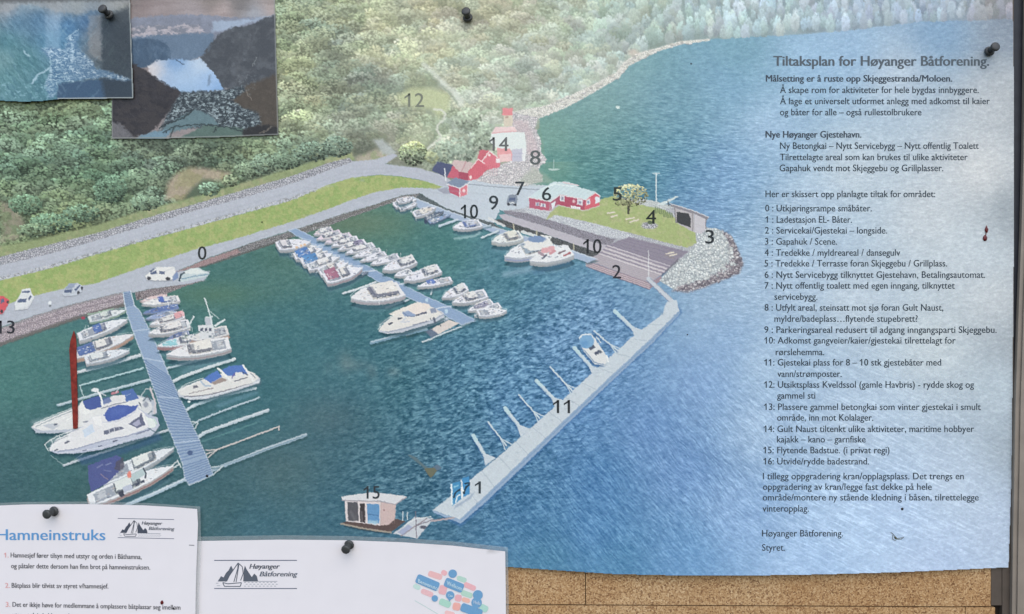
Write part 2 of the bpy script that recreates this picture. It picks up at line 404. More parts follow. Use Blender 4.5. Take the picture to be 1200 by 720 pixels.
hill = [(-20, -20), (1200, -20), (1200, 21), (1140, 24), (1080, 25), (1000, 35), (930, 41), (880, 43), (830, 46), (790, 50), (748, 64), (736, 76), (725, 90), (690, 110), (660, 126), (632, 137), (632, 150), (600, 190), (560, 205), (500, 214), (452, 190), (412, 190), (340, 214), (170, 262), (57, 296), (-20, 312)]
q, m = P.poly(hill, 2.0)
fc = field(FOREST, X, Y)
fc = fc + (fc.mean(-1, keepdims=True) - fc) * (-.08 + .16 * np.clip((X - 330) / 120, 0, 1) + .08 * np.clip((X - 600) / 150, 0, 1))[..., None]
drift = fbm((X * .78 + Y * .62) / 70, (Y * .78 - X * .62) / 17, 19, 3) - .5
fc = fc * np.interp(X, [0, 300, 345, 700], [.83, .86, .98, 1.0])[..., None] 
fc = fc * (1 + .42 * drift * np.interp(X, [0, 330, 600, 1180], [.7, .8, .6, .5]))[..., None]
hz = (.16 * np.exp(-(((X - 540) / 170) ** 2 + ((Y - 75) / 70) ** 2)))[..., None]; fc = fc * (1 - hz) + hx('#d3d8c6') * hz  # pale veil of reflected sky mixed into the mid-hill colours
P.put((q, m), (fc * .86)[q], p_hill)
def ftex(x, y): 
    j = int(np.clip((x - P.x0) * P.R, 0, P.w - 1)); i = int(np.clip((y - P.y0) * P.R, 0, P.h - 1)); return fc[i, j]
crowns = []
yy = -12.0
while yy < 300:
    xx = -12 + rng.uniform(0, 8)
    while xx < 1190:
        t = np.clip((xx - 330) / 500, 0, 1)
        r = (19 - 11.5 * t) * rng.uniform(.6, 1.3)
        r = max(r, 5)
        crowns.append((xx + rng.uniform(-3, 3), yy + rng.uniform(-3, 3) , r))
        xx += r * 1.15
    yy += 8
hp = np.array(hill)
def inside(px, py, p):
    c = False; n = len(p); j = n - 1
    for i in range(n):
        if (p[i][1] > py) != (p[j][1] > py) and px < (p[j][0] - p[i][0]) * (py - p[i][1]) / (p[j][1] - p[i][1]) + p[i][0]: c = not c
        j = i
    return c
CLEAR = [(464, 112, 10, 8), (500, 113, 34, 15), (512, 135, 12, 14), (505, 165, 10, 14), (448, 172, 13, 9), (232, 210, 34, 20), (15, 262, 22, 20), (110, 262, 36, 9), (220, 232, 36, 8), (450, 186, 34, 6), (470, 195, 40, 8), (430, 183, 22, 9), (60, 282, 60, 7), (300, 213, 40, 6), (370, 193, 30, 6)]
crowns.sort(key=lambda c: c[1])
ca, cb, cc, cd, ce = [], [], [], [], []
for (x, y, r) in crowns:
    if not inside(x, y + r * .5, hill): continue
    if any(((x - a) / c) ** 2 + ((y - b) / d) ** 2 < 1 for a, b, c, d in CLEAR): continue
    col = ftex(x, y) * rng.uniform(.87, 1.1) * np.array([rng.uniform(.98, 1.05), 1, rng.uniform(.96, 1.04)])
    con = np.interp(x, [0, 250, 360, 480, 700, 1180], [1.2, 1.1, .78, .5, .32, .17])
    if x > 500 and y < 80: con *= .95
    con *= rng.uniform(.7, 1.25)
    far = np.clip((x - 620) / 200, 0, 1)
    n = int(r * r * (.5 + .9 * far) + 10)
    ang = rng.uniform(0, 2 * np.pi, n); rad = np.sqrt(rng.uniform(0, 1, n)) * r
    dx = np.cos(ang) * rad * (1.0 - .45 * far); dy = np.sin(ang) * rad * (.72 + .5 * far)
    o = np.argsort(-dy * (1 if far < .3 else -1) + rng.normal(0, r * .3, n)); dx, dy = dx[o], dy[o]
    lump = .16 * np.sin(dx / r * 5 + x) * np.cos(dy / r * 6 + y)
    sh = 1 + con * (.10 - .42 * dy / r - .14 * dx / r + lump * .8 + rng.normal(0, .075, n))
    dark = rng.uniform(0, 1, n) < (.03 + .15 * (dy > .4 * r))
    sh = np.where(dark, sh * (1 - .36 * con), sh)
    sz = rng.uniform(.75, 1.5, n) * (1 if r > 8 else .8)
    if x < 330: sz *= 1.1
    ca.append(np.r_[x, x + dx]); cb.append(np.r_[y + r * .22, y + dy])
    cc.append(np.r_[r * (.95 - .4 * far), sz * rng.uniform(.85, 1.3, n) * (1 - .45 * far)]); cd.append(np.r_[r * .72, sz * (.75 + .75 * far)])
    ce.append(np.clip(col * np.r_[1 - .34 * con, sh][:, None], .05, 1))
ca, cb, cc, cd, ce = map(np.concatenate, (ca, cb, cc, cd, ce))
dabs(P, ca, cb, cc, cd, ce, None, .8)
# drifts of darker and lighter wood
for cx_, cy_, rx_, ry_, k_ in ((352, 32, 26, 12, .85), (393, 58, 20, 16, .84), (430, 95, 30, 12, .86), (85, 190, 40, 10, .9), (30, 205, 30, 12, .84), (140, 225, 30, 12, .86), (420, 165, 26, 14, .88), (480, 60, 40, 14, 1.05), (560, 105, 14, 14, .95), (340, 130, 40, 20, 1.03), (600, 88, 40, 10, .95), (190, 165, 40, 10, .82), (250, 180, 20, 14, .84)):
    g = np.exp(-(((X - cx_) / rx_) ** 2 + ((Y - cy_) / ry_) ** 2)); g = g * (P.L == p_hill)
    P.C *= (1 + (k_ - 1) * g)[..., None]
# woodland edge repaired towards the fjord
shore_cut = [(1200, 22), (1140, 25), (1080, 26), (1000, 36), (930, 42), (880, 44), (830, 47.5), (800, 51), (770, 60), (736, 77), (725, 91), (690, 111), (660, 127), (632, 138), (640, 190), (700, 190), (900, 150), (1200, 100)]
q, m = P.poly(shore_cut, 1.2)
P.put((q, m), (base + tint)[q], p_water)

def patch(pts, c, part, soft=2.0, n1=.05, sc=3.0, seed=1, a=1.0, c2=None, thr=.5):
    q, m = P.poly(pts, soft); x, y = P.xy(q)
    v = fbm(x / sc, y / sc, seed) - .5
    col = hx(c)[None, None] * (1 + n1 * 2 * v[..., None])
    if c2 is not None:
        k = np.clip((fbm(x / (sc * 3), y / (sc * 3), seed + 40) - thr) * 6 + .5, 0, 1)[..., None]; col = col * (1 - k) + hx(c2) * (1 + n1 * 2 * v[..., None]) * k
    P.put((q, m), col, part, a); return q, m
def rubble(pts, light, dark, part, size=2.4, seed=1, gap=.22, soft=1.2, var=.3, a=1.0):
    q, m = P.poly(pts, soft); x, y = P.xy(q)
    f1, f2, rv = cells(x / size + .5 * fbm(x / 5, y / 5, seed), y / size, seed)
    k = np.clip((f2 - f1) / gap, 0, 1)
    b_ = (.55 + .45 * rv) * (1 - var) + var * (1 - f1)
    col = hx(dark) + (hx(light) - hx(dark)) * (k * np.clip(b_ * 1.15, 0, 1))[..., None]
    P.put((q, m), col, part, a); return q, m

# clearings and bare ground on the hill
p_clear = P.part('printed_clearing')
patch([(466, 112), (480, 104), (505, 103), (528, 110), (526, 128), (514, 138), (505, 128), (488, 126), (470, 122)], '#c3caa6', p_clear, 7, .05, 2, 5, .9)
p_soil = P.part('printed_bare_ground')
patch([(196, 216), (206, 203), (222, 196), (248, 198), (270, 203), (262, 212), (238, 210), (224, 222), (214, 236), (194, 234)], '#b7a898', p_soil, 6, .09, 3, 6, .85, '#a9a184', .55)
p_soil = P.part('printed_bare_ground')
patch([(0, 236), (14, 240), (26, 256), (33, 272), (18, 282), (0, 284)], '#a39a8c', p_soil, 6, .1, 3, 7, .7, '#8a9478', .5)
p_soil = P.part('printed_bare_ground')
patch([(415, 185), (440, 175), (462, 184), (455, 190), (420, 192)], '#bfb2a4', p_soil, 5, .08, 2, 8, .7, '#a9ad8c', .5)
p_scree = P.part('printed_gravel')
q, m = P.poly([(437, 164), (448, 163), (464, 178), (460, 184), (448, 180)], 4); P.put((q, m), '#b9bfc4', p_scree, .8)
p_gully = P.part('printed_rock_gully')
for seg, w_, a_ in (([(497, 76), (508, 86), (520, 99)], 6, .7), ([(518, 98), (530, 108), (540, 122)], 8, .75), ([(532, 106), (541, 118)], 6, .6)):
    P.put(P.line(seg, w_, 4), '#d7ddd5', p_gully, a_)
P.put(P.line([(500, 84), (514, 98), (528, 110), (536, 122)], 2.5, 2), '#8f9a8c', None, .6)
p_trail = P.part('printed_footpath')
P.put(P.line([(509, 128), (517, 129), (522, 134), (520, 140), (513, 147), (512, 153), (517, 160), (515, 164), (508, 169), (500, 175)], 2.6, 1.6), '#d7dad2', p_trail, .85)
# wayside grass above the embankment
p_verge = P.part('printed_verge')
patch([(-20, 292), (44, 281), (113, 264), (170, 246), (227, 231), (283, 215), (340, 198), (372, 188), (412, 178), (416, 188), (380, 196), (340, 209), (283, 225), (227, 241), (170, 258), (113, 275), (44, 292), (-20, 306)], '#96a27b', p_verge, 3, .08, 3, 9, .9, '#a6a886', .6)

def bushes(cx, cy, rx, ry, col, con, n, part=None, top=None, sz=1.3):
    a = rng.uniform(0, 2 * np.pi, n); r = np.sqrt(rng.uniform(0, 1, n)); dx = np.cos(a) * r; dy = np.sin(a) * r
    o = np.argsort(dy); dx, dy = dx[o], dy[o]
    c = np.repeat(hx(col)[None], n, 0)
    if top is not None:
        k = np.clip(-dy * .9 + .1 + rng.normal(0, .2, n), 0, 1)[:, None]; c = c * (1 - k) + hx(top) * k
    sh = 1 + con * (-.3 * dy - .12 * dx + rng.normal(0, .16, n)); sh = np.where(rng.uniform(0, 1, n) < .14 + .2 * (dy > .3), sh * (1 - .42 * con), sh)
    dabs(P, cx + dx * rx, cy + dy * ry, rng.uniform(.7, 1.4, n) * sz, rng.uniform(.6, 1.1, n) * sz, np.clip(c * sh[:, None], 0.04, 1), part, .88)
p_bush = P.part('printed_bush')
for b_ in ((60, 262, 26, 12, '#6f8a75'), (30, 240, 20, 12, '#6f8a74'), (95, 250, 22, 10, '#75907b'), (130, 222, 20, 16, '#6d8875'), (170, 238, 18, 9, '#7f9682'), (40, 270, 20, 8, '#7c9078'), (245, 222, 12, 8, '#86a08c'), (290, 200, 16, 10, '#7f917c'), (310, 192, 16, 12, '#7d9180'), (270, 212, 10, 7, '#8f9d82'), (335, 188, 18, 11, '#768a78'), (365, 178, 22, 12, '#74887a'), (395, 172, 18, 12, '#788b7e')):
    bushes(*b_[:4], b_[4], 1.0, int(b_[2] * b_[3] * 1.1), p_bush)
p_bush2 = P.part('printed_bush')
bushes(484, 180, 17, 14, '#8f9d86', 1.15, 330, p_bush2, '#b8c08a')
for b_ in ((520, 178, 12, 14, '#a3b2a2'), (540, 176, 18, 16, '#9eada0'), (566, 160, 14, 18, '#aab8a8'), (548, 140, 16, 14, '#b3c0ae'), (506, 185, 8, 7, '#b3ba96'), (590, 160, 6, 14, '#b3c0b0')):
    bushes(*b_[:4], b_[4], .75, int(b_[2] * b_[3] * 1.1), p_hill)

# --- stony embankment, roads, lawn
p_bank = P.part('printed_stone_bank')
p_road = P.part('printed_road')
p_lawn = P.part('printed_lawn')
p_quay = P.part('printed_quay_road')
quay = [(-20, 330), (113, 300), (340, 240), (413, 215), (500, 212), (522, 214), (560, 208), (600, 214), (642, 218), (660, 250), (640, 258), (586, 246), (578, 262), (560, 258), (520, 243), (492, 226.5), (470, 229.5), (442, 239), (399, 252), (357, 266), (328, 274), (300, 283), (240, 304), (210, 317), (246, 318), (240, 329), (215, 334), (175, 339), (158, 343), (144, 342.5), (87, 356), (37, 371), (-20, 391)]
q, m = patch(quay, '#b6bbc9', p_quay, 1.4, .025, 4, 21)
k = np.clip((P.X[q] - 440) / 130, 0, 1)[..., None] * (m[..., None] > .5); P.C[q] = P.C[q] * (1 - k) + hx('#c3ccd9') * k * (1 + .03 * (fbm(P.X[q] / 3, P.Y[q] / 3, 5)[..., None] - .5)) 
road = [(-20, 313), (57, 297), (113, 281), (170, 263), (227, 246), (283, 231), (340, 215), (385, 199), (412, 189.5), (440, 187), (462, 180), (466, 183), (452, 192), (462, 194), (490, 197), (515, 204), (530, 212), (530, 220), (518, 218), (498, 212), (470, 207), (441, 205), (413, 209), (385, 217), (340, 236.5), (283, 251), (227, 267), (170, 282), (113, 298), (57, 315), (-20, 334)]
patch(road, '#b7bbc9', p_road, 1.4, .02, 4, 22)
lawn = [(-20, 334), (57, 315), (113, 298), (170, 282), (227, 266.5), (283, 251), (340, 235.5), (385, 216.5), (413, 208.5), (441, 205.3), (470, 207), (498, 212.5), (518, 219), (512, 222), (498, 220.5), (470, 220), (441, 225), (413, 234), (380, 247), (340, 260.5), (283, 278), (227, 293), (170, 312), (113, 332), (75, 338), (40, 347), (-20, 366)]
q, m = patch(lawn, '#97ab70', p_lawn, 1.4, .07, 1.8, 23, 1, '#a6b079', .5)
rubble([(-20, 306), (44, 290), (113, 273.5), (170, 256), (227, 239.5), (283, 223.5), (340, 207), (385, 191), (410, 185), (413, 190), (385, 200), (340, 216), (283, 232.5), (227, 247.5), (170, 264.5), (113, 282), (57, 298), (-20, 316)], '#c0c0ca', '#757782', p_bank, 2.6, 31, .3)
p_curb = P.part('printed_kerb_stones')
kb = [(-20, 331), (57, 313), (113, 296.5), (170, 280), (227, 264.5), (283, 249), (340, 233.5), (370, 222)]
qc, mc = P.line(kb, 4.5, 1.2); xk, yk = P.xy(qc)
mk = mc * (fbm(xk / 2.2, yk / 2.2, 33) > .55)
P.put((qc, mk), '#8d8f92', None, .75); P.put((qc, mc * (fbm(xk / 1.6, yk / 1.6, 34) > .6)), '#cdced3', p_curb, .7)

# --- quay walls
p_wall = P.part('printed_quay_wall')
w1 = [(-20, 391), (0, 385), (37, 371), (87, 356), (144, 342.5), (146, 359), (90, 374), (40, 391), (-20, 413)]
rubble(w1, '#bdb2ba', '#7d7580', p_wall, 2.2, 41, .25, 1.2, .25)
P.put(P.line([(-20, 398), (40, 378), (90, 363), (146, 349)], 1.6, 1.5), '#857c86', None, .6)
P.put(P.line([(-20, 392), (40, 372), (87, 357.5), (144, 344)], 1.5, 1.2), '#8a8b90', None, .6)
q, m = P.line([(-20, 411), (40, 390), (90, 373), (146, 357.5)], 4.5, 2.2); P.put((q, m), '#5f5f5e', p_wall, .75)
w2 = [(158, 343), (175, 339), (215, 333.5), (240, 329), (216, 336), (192, 346), (160, 352)]
rubble(w2, '#a39aa0', '#5f595e', p_wall, 2, 42, .3)
w3 = [(206, 319), (240, 304.5), (300, 283), (357, 266), (399, 252), (442, 239), (470, 229.5), (492, 226.5), (488, 233), (459, 238), (413, 254), (385, 265), (337, 280), (300, 293), (255, 308), (235, 314)]
rubble(w3, '#9c9a9f', '#5d5d60', p_wall, 2, 43, .35)
P.put(P.poly([(206, 319), (240, 304.5), (278, 292), (282, 296), (255, 306), (232, 314)], 1.5), '#b58f92', None, .55)
P.put(P.line([(235, 314), (300, 292), (340, 279)], 2, 1.5), '#4f5553', None, .6)
P.put(P.line([(340, 275), (413, 250.5), (459, 235)], 2, 1.5), '#6a6a66', None, .5)
p_wall2 = P.part('printed_quay_wall')
rubble([(492, 226.5), (521, 243.5), (555, 255), (578, 261.5), (590, 270), (585, 271), (560, 264), (520, 249), (486, 234)], '#6f777c', '#4c555a', p_wall2, 1.8, 44, .3)

# --- shore rocks by the boathouses
p_shore = P.part('printed_shore_rocks')
strip = [(600, 131), (640, 124), (670, 111), (700, 97), (722, 85), (731, 73), (745, 63), (770, 56.5), (795, 49), (832, 45.5), (832, 48), (800, 52), (770, 61), (737, 77.5), (726, 91), (690, 112), (660, 128), (632, 139)]
rubble(strip, '#e9e7e4', '#b9bab6', p_shore, 1.7, 51, .3)
P.put(P.ell(742, 62, 6, 4, 4), '#d8c4bc', None, .6)
sh2 = [(598, 131), (631, 138), (627, 150), (634, 165), (634, 178), (641, 187), (631, 198), (637, 213), (612, 219), (572, 215), (558, 212), (560, 206), (580, 195), (600, 189)]
rubble(sh2, '#dedbdf', '#a29fa6', p_shore, 2.3, 52, .35)
def boulders0(n, poly_, cols, part):
    p = np.array(poly_, float); lo, hi = p.min(0), p.max(0); k = 0
    while k < n:
        x_, y_ = rng.uniform(lo, hi)
        if not inside(x_, y_, poly_): continue
        k += 1; r = rng.uniform(.8, 2.0); P.put(P.ell(x_ + .4, y_ + .7, r, r * .7, 1), '#8d8b94', part, .6); P.put(P.ell(x_, y_, r, r * .7, 1), cols[rng.integers(len(cols))], part, .9)
boulders0(170, sh2, ['#ece9ec', '#dcd6da', '#cfc8cf'], p_shore); boulders0(90, strip, ['#e9e7e4', '#d3d1cc', '#bdbcb6'], p_shore)
q, m = P.poly([(600, 140), (618, 142), (628, 165), (632, 185), (618, 180), (616, 160), (603, 152)], 4); P.put((q, m), '#cbb6bd', None, .5)
P.put(P.poly([(625, 195), (640, 205), (650, 214), (630, 218), (606, 214)], 5), '#a9b3a6', None, .5)
P.put(P.line([(548, 216), (580, 219), (612, 221.5), (640, 223)], 1.2, 1), '#8f97a4', None, .8)

# --- island: lawn, rubble strip, walls, deck, breakwater
p_isle = P.part('printed_island_lawn')
p_strip = P.part('printed_rubble_slope')
rubble([(590, 247), (618, 244), (640, 240), (702, 234), (730, 232), (792, 242), (830, 268), (812, 300), (785, 316), (760, 330), (700, 300), (640, 272)], '#c6c8d0', '#9496a2', p_strip, 1.8, 60, .3)
rubble([(617, 242), (640, 246), (693, 258), (730, 270), (742, 277), (737, 282), (700, 275), (660, 263), (625, 252), (612, 248)], '#d3d7de', '#a3a6b2', p_strip, 1.8, 61, .3)
p_w4 = P.part('printed_quay_wall')
rubble([(590, 246.5), (618, 250), (660, 263), (702, 276), (722, 281), (712, 288), (690, 283), (640, 266), (592, 251)], '#9a97a5', '#77747f', p_w4, 1.8, 62, .3)
p_prom = P.part('printed_promenade')
P.put(P.poly([(584, 252), (592, 251), (640, 266), (690, 283), (712, 288), (702, 297), (686, 291), (640, 275), (590, 259)], 1.2), '#b9b5c1', p_prom)
p_w5 = P.part('printed_quay_wall')
rubble([(578, 257), (590, 258), (640, 275), (686, 291), (702, 297), (694, 302), (672, 296), (640, 283), (600, 269), (581, 261)], '#6a6c70', '#3f4347', p_w5, 1.8, 63, .3)
for x_, y_ in ((602, 266), (629, 274), (672, 289)): P.put(P.line([(x_, y_ - 3), (x_, y_ + 5)], 1.2, 1), '#c9c4b0')
ilawn = [(640, 258), (645, 249), (655, 241), (702, 238), (705, 233), (718, 230), (750, 240), (775, 243), (791, 256), (806, 268), (815, 273), (816, 285), (806, 290.5), (778, 284), (750, 276), (730, 271), (693, 261), (651, 252)]
patch(ilawn, '#a5b27e', p_isle, 1.4, .06, 1.6, 64, 1, '#aeb488', .6)
rubble([(748, 233), (770, 236), (790, 243), (776, 246), (752, 240)], '#cfd3d6', '#a6adb0', p_strip, 1.8, 67, .3)
p_deck = P.part('printed_timber_deck')
P.put(P.poly([(737, 278), (806.6, 295), (784, 314), (775, 323), (700, 300), (712, 287)], 1.2), '#908a9a', p_deck)
P.put(P.poly([(712, 287.5), (784, 313), (775, 322), (761, 332), (686, 304.6), (702, 297.6)], 1.2), '#b3acb5', p_deck)
for i in range(7):
    t = i / 6.0
    a_ = np.array([712 - 10 * t, 287.5 + 10 * t]); b_ = np.array([785 - 10 * t, 312 + 10 * t])
    P.put(P.line([a_, b_], 1.0, 1), '#dcd6de' if i % 2 == 0 else '#7f7890', None, .8)
for i in range(6):
    t = i / 5.0; P.put(P.line([(701 - 14 * t, 299 + 5.5 * t), (774 - 12 * t, 323.5 + 7.5 * t)], .7, 1), '#9a91a3', None, .45)
for i in range(5):
    t = i / 4.0; P.put(P.line([(734 - 20 * t, 280 + 7 * t), (804 - 18 * t, 296.5 + 15 * t)], .6, 1), '#7c748c', None, .5)
p_face = P.part('printed_deck_front', p_deck)
P.put(P.poly([(686, 305), (761, 331.5), (775, 323), (776, 328), (761, 339.5), (687.5, 313)], 1.0), '#9b8a96', p_face)
for i in range(3): P.put(P.line([(686.5, 307 + 2.2 * i), (761, 333.5 + 2.2 * i)], .9, 1), '#d2c6cc', None, .8)
P.put(P.line([(687, 313), (761, 339.6)], 1.2, 1), '#6c6f86', None, .7)
P.put(P.line([(760, 294), (760, 326)], 1, 1), '#e0e3e8', None, .9)
p_mole = P.part('printed_breakwater_rocks')
mole = [(829, 267), (840, 268), (852, 273.5), (858, 284), (863, 293), (869, 310), (866, 319), (850, 326), (835, 333), (820, 338), (807, 341.5), (790, 340), (772.7, 329), (784, 316), (806.6, 296), (816.6, 285), (816.6, 270)]
rubble(mole, '#dfe4e8', '#979ea6', p_mole, 3.3, 65, .4)
rubble([(846, 270), (856, 276), (864, 291), (871, 309), (867, 320), (848, 328), (826, 337), (806, 343), (788, 341), (800, 334), (826, 328), (848, 314), (856, 300), (853, 284)], '#c3bcc3', '#6c6874', p_mole, 3.0, 66, .45, 4)
def boulders(poly_, n, r0, r1, cols, part, dark='#6a6874'):
    p = np.array(poly_, float); k = 0; lo, hi = p.min(0), p.max(0); sp_ = []
    while k < n:
        x_, y_ = rng.uniform(lo, hi)
        if inside(x_, y_, poly_): sp_.append((y_, x_)); k += 1
    for y_, x_ in sorted(sp_):
        r = rng.uniform(r0, r1); m_ = rng.integers(5, 8); a = np.sort(rng.uniform(0, 2 * np.pi, m_)); rr = r * rng.uniform(.7, 1.15, m_)
        q_ = np.c_[x_ + rr * np.cos(a), y_ + rr * .8 * np.sin(a)]; c_ = hx(cols[rng.integers(len(cols))]) * rng.uniform(.93, 1.05)
        P.put(P.poly(q_ + (.5, .9), 1), dark, part, .75); P.put(P.poly(q_, .9), np.clip(c_ * .86, 0, 1), part); P.put(P.poly(q_ * .62 + np.array([x_ - .3, y_ - .5]) * .38, 1.2), np.clip(c_, 0, 1), part)
boulders([(832, 272), (850, 276), (860, 294), (864, 312), (846, 322), (815, 332), (792, 333), (784, 324), (808, 300), (818, 288)], 230, 1.3, 3.0, ['#e6eaee', '#d3d9df', '#c9d0d6', '#dfe2e4'], p_mole, '#8f97a0')
boulders([(848, 272), (856, 277), (864, 291), (870, 309), (866, 319), (848, 327), (826, 335.5), (800, 341), (784, 338), (804, 334), (838, 325), (860, 312), (860, 296), (853, 282)], 120, 1.2, 2.8, ['#b9b2b8', '#8d8690', '#d3d0d6', '#a39aa2', '#75707c'], p_mole, '#55515e')
P.put(P.line([(776, 323), (785, 314), (795, 305)], 2, 1.5), '#5a5866', None, .6)
for k_, (a_, b_) in enumerate((((712, 250), (720, 249)), ((716, 254.5), (723, 252.5)), ((734, 257), (743, 255.3)), ((738, 260.5), (748, 257.8)), ((781, 297.5), (789, 296)), ((785, 300), (793, 298)))):
    if k_ % 2 == 0: p_tab = P.part('printed_picnic_table')
    P.put(P.line([a_, b_], 1.7, 1), '#d8d0c4', p_tab); P.put(P.line([(a_[0] - 2, a_[1] + 2), (a_[0] + 5, a_[1] + 2.6)], 1, 1), '#9a917f', None, .5)
p_ring = P.part('printed_stone_ring')
q, m = P.ell(761, 264.5, 9.5, 4.2, 1.5); x_, y_ = P.xy(q)
f1, f2, rv = cells(x_ / 2, y_ / 1.4, 71); P.put((q, m), hx('#6f7078') + (hx('#c9c9d2') - hx('#6f7078')) * np.clip((f2 - f1) * 3, 0, 1)[..., None], p_ring)
P.put(P.ell(762, 261, 3, 2.2, 1), '#5d6a55')

# --- tree on the island
p_tree = P.part('printed_tree', None, 'single printed broadleaf tree beside the red service building')
P.put(P.line([(736.5, 236), (736.5, 250)], 2.6, 1), '#4a4a44', p_tree); P.put(P.line([(730, 234), (736.5, 242), (745, 234)], 1.3, 1), '#4a4a44', p_tree)
bushes(739, 229, 20, 13.5, '#a9ab86', .9, 420, p_tree, '#c9c39c', 1.0)
bushes(729, 238, 9, 4, '#9ca27e', .8, 60, p_tree, None, .9)

# --- buildings
def face(pts, c, part, soft=1.0, a=1.0): P.put(P.poly(pts, soft), c, part, a)
def bld(name, label=None): return P.part('printed_' + name, None, label)
b1 = bld('service_building', 'long red building with pale roof printed on the island'); r1 = P.part('printed_roof', b1); n1 = P.part('printed_window', b1)
face([(620, 231), (645, 236), (644, 247.5), (620, 244)], '#b8687e', b1); face([(645, 235), (656, 227.5), (653, 240), (645, 247.5)], '#a96077', b1)
face([(656, 227.5), (686, 233.5), (685, 247), (652.5, 240)], '#b0586e', b1); face([(686, 234), (697.5, 225.6), (703, 229.4), (702.5, 241), (685, 247)], '#d06b7a', b1)
face([(619, 231), (634, 221), (649, 213.5), (664, 213), (679, 217.5), (676, 219), (698, 225), (686, 234), (656, 228), (645, 236)], '#ccdbe2', r1)
P.put(P.line([(634, 222), (650, 216), (672, 219)], 1, 1), '#e8f0f2', None, .8); P.put(P.line([(660, 214), (678, 217.7)], 1.2, 1), '#d8b7bd', None, .7)
P.put(P.line([(619, 231.5), (645, 236.5), (656, 228.5), (686, 234.3), (698, 226), (703.5, 230)], 1.1, 1), '#e6eef0', None, .9)
for w_ in ([(656, 229), (662, 230), (661.6, 236.5), (656, 235.6)], [(676.5, 233), (683, 234.5), (682.6, 241.5), (676.4, 240)], [(687, 235), (691.5, 232.5), (691.6, 239), (687.4, 241)], [(697.5, 231), (703, 231), (702.8, 237), (697.5, 239)], [(627.5, 237), (632, 237.8), (632, 241.5), (627.6, 241)], [(633.5, 238.2), (639.5, 239.2), (639.5, 243.4), (633.5, 242.2)], [(646, 239), (651, 235.5), (650, 243), (646.3, 246)]):
    face(w_, '#dfe4ec', n1)
for x_, y_ in ((659, 232.8), (679.5, 237.5), (689.3, 237), (630, 239.6), (636.5, 241)): P.put(P.ell(x_, y_, 1.5, 1.8, 1), '#7d86a0', None, .8)
face([(669, 241), (680, 243), (679.6, 246), (669, 244)], '#e9ecf0', n1); P.put(P.ell(672.5, 236, 1.8, 2, 1), '#e3c9cf', None, .9)
P.put(P.line([(620, 244.5), (644, 248), (653, 240.5), (685, 247.3), (702.5, 241.5)], 1, 1), '#d5cfd6', None, .7)
for x_ in np.arange(622, 644, 2.2): P.put(P.line([(x_, 232.6 + (x_ - 620) * .2), (x_, 243 + (x_ - 620) * .14)], .5, 1), '#9a5068', None, .35)
for x_ in np.arange(658, 685, 2.2): P.put(P.line([(x_, 229 + (x_ - 656) * .2), (x_, 239.5 + (x_ - 652) * .2)], .5, 1), '#964a60', None, .35)
for t_ in np.linspace(.1, .9, 9): P.put(P.line([(649 + 47 * t_, 214 + 11.5 * t_), (640 + 46 * t_, 222 + 11 * t_)], .5, 1), '#b3c4cd', None, .5)
b2 = bld('boathouse'); r2 = P.part('printed_roof', b2)
face([(530.6, 193.7), (538, 201), (538, 211), (524, 208)], '#c4697c', b2); face([(512.5, 189.5), (531, 193.5), (523.7, 208), (506, 200)], '#555c7c', r2)
b3 = bld('boathouse'); r3 = P.part('printed_roof', b3)
face([(537, 200), (549, 202), (549, 212), (538, 211)], '#a9566a', b3); face([(532.5, 187.5), (555, 190.6), (548.5, 203), (538, 201.5), (529, 192.5)], '#cdb9bb', r3)
P.put(P.line([(546, 189.5), (541, 201)], 1, 1), '#b98a92', None, .8)
b4 = bld('boathouse'); r4 = P.part('printed_roof', b4)
face([(559, 187), (573.7, 177.5), (582.5, 184.4), (586, 186), (586, 196), (572, 199), (559, 200)], '#d77d8b', b4); face([(562.5, 175.6), (574, 177), (565.6, 188.5), (559.5, 186)], '#c9707e', r4)
P.put(P.line([(565, 189), (573.7, 177.5), (583.5, 185)], 1.3, 1), '#f0e2e4', None, .95)
b5 = bld('boathouse')
face([(548.5, 201), (560.6, 186.5), (568, 191.5), (572, 198), (560, 210), (548.7, 212)], '#d0707f', b5)
P.put(P.line([(552, 197), (560.6, 186.5), (568, 192)], 1.2, 1), '#f0dfe2', None, .95); P.put(P.ell(551.5, 208, 1.5, 2, 1), '#f3e6e6', None, .9); P.put(P.ell(573.5, 182, 1.4, 1.6, 1), '#f3e6e6', None, .9)
for x_ in np.arange(551, 584, 2.4): P.put(P.line([(x_, 194), (x_, 206)], .6, 1), '#bb6272', None, .25)
b6 = bld('kiosk', 'small printed red kiosk with grey roof'); r6 = P.part('printed_roof', b6)
face([(525.6, 216), (538.7, 220.6), (538.7, 231), (526, 225.5)], '#b96076', b6); face([(538.7, 220.6), (548, 215.6), (548, 228), (538.7, 231)], '#d98290', b6)
face([(523.7, 215), (533.7, 208), (550, 213), (539, 220.4)], '#8290a8', r6); P.put(P.line([(539, 220.6), (538.8, 231)], 1.1, 1), '#efe6ea'); P.put(P.line([(523.7, 216), (539, 221), (550, 214)], 1, 1), '#dfe3ea'); P.put(P.line([(547.8, 216), (547.8, 228)], .9, 1), '#efe0e4')
P.put(P.ell(543.5, 223.5, 1.5, 2, 1), '#f1d5da'); P.put(P.line([(521, 198), (522.5, 212)], 1.2, 1), '#e3e5ea')
P.put(P.poly([(512, 222), (524, 220), (528, 228), (520, 227)], 1.5), '#8a8a9c', None, .6)
b7 = bld('boathouse', 'large pale printed boathouse at the shore'); r7 = P.part('printed_roof', b7)
face([(576, 157), (581, 149), (603, 148.7), (606, 155), (615, 155), (617, 176), (600, 176), (582, 175), (574, 166)], '#dfe6e8', b7); face([(576, 157), (581, 149), (603, 148.7), (605.6, 154)], '#e8cfd2', r7); P.put(P.line([(577, 156), (605, 154)], 1.2, 1), '#dba7ae', None, .8)
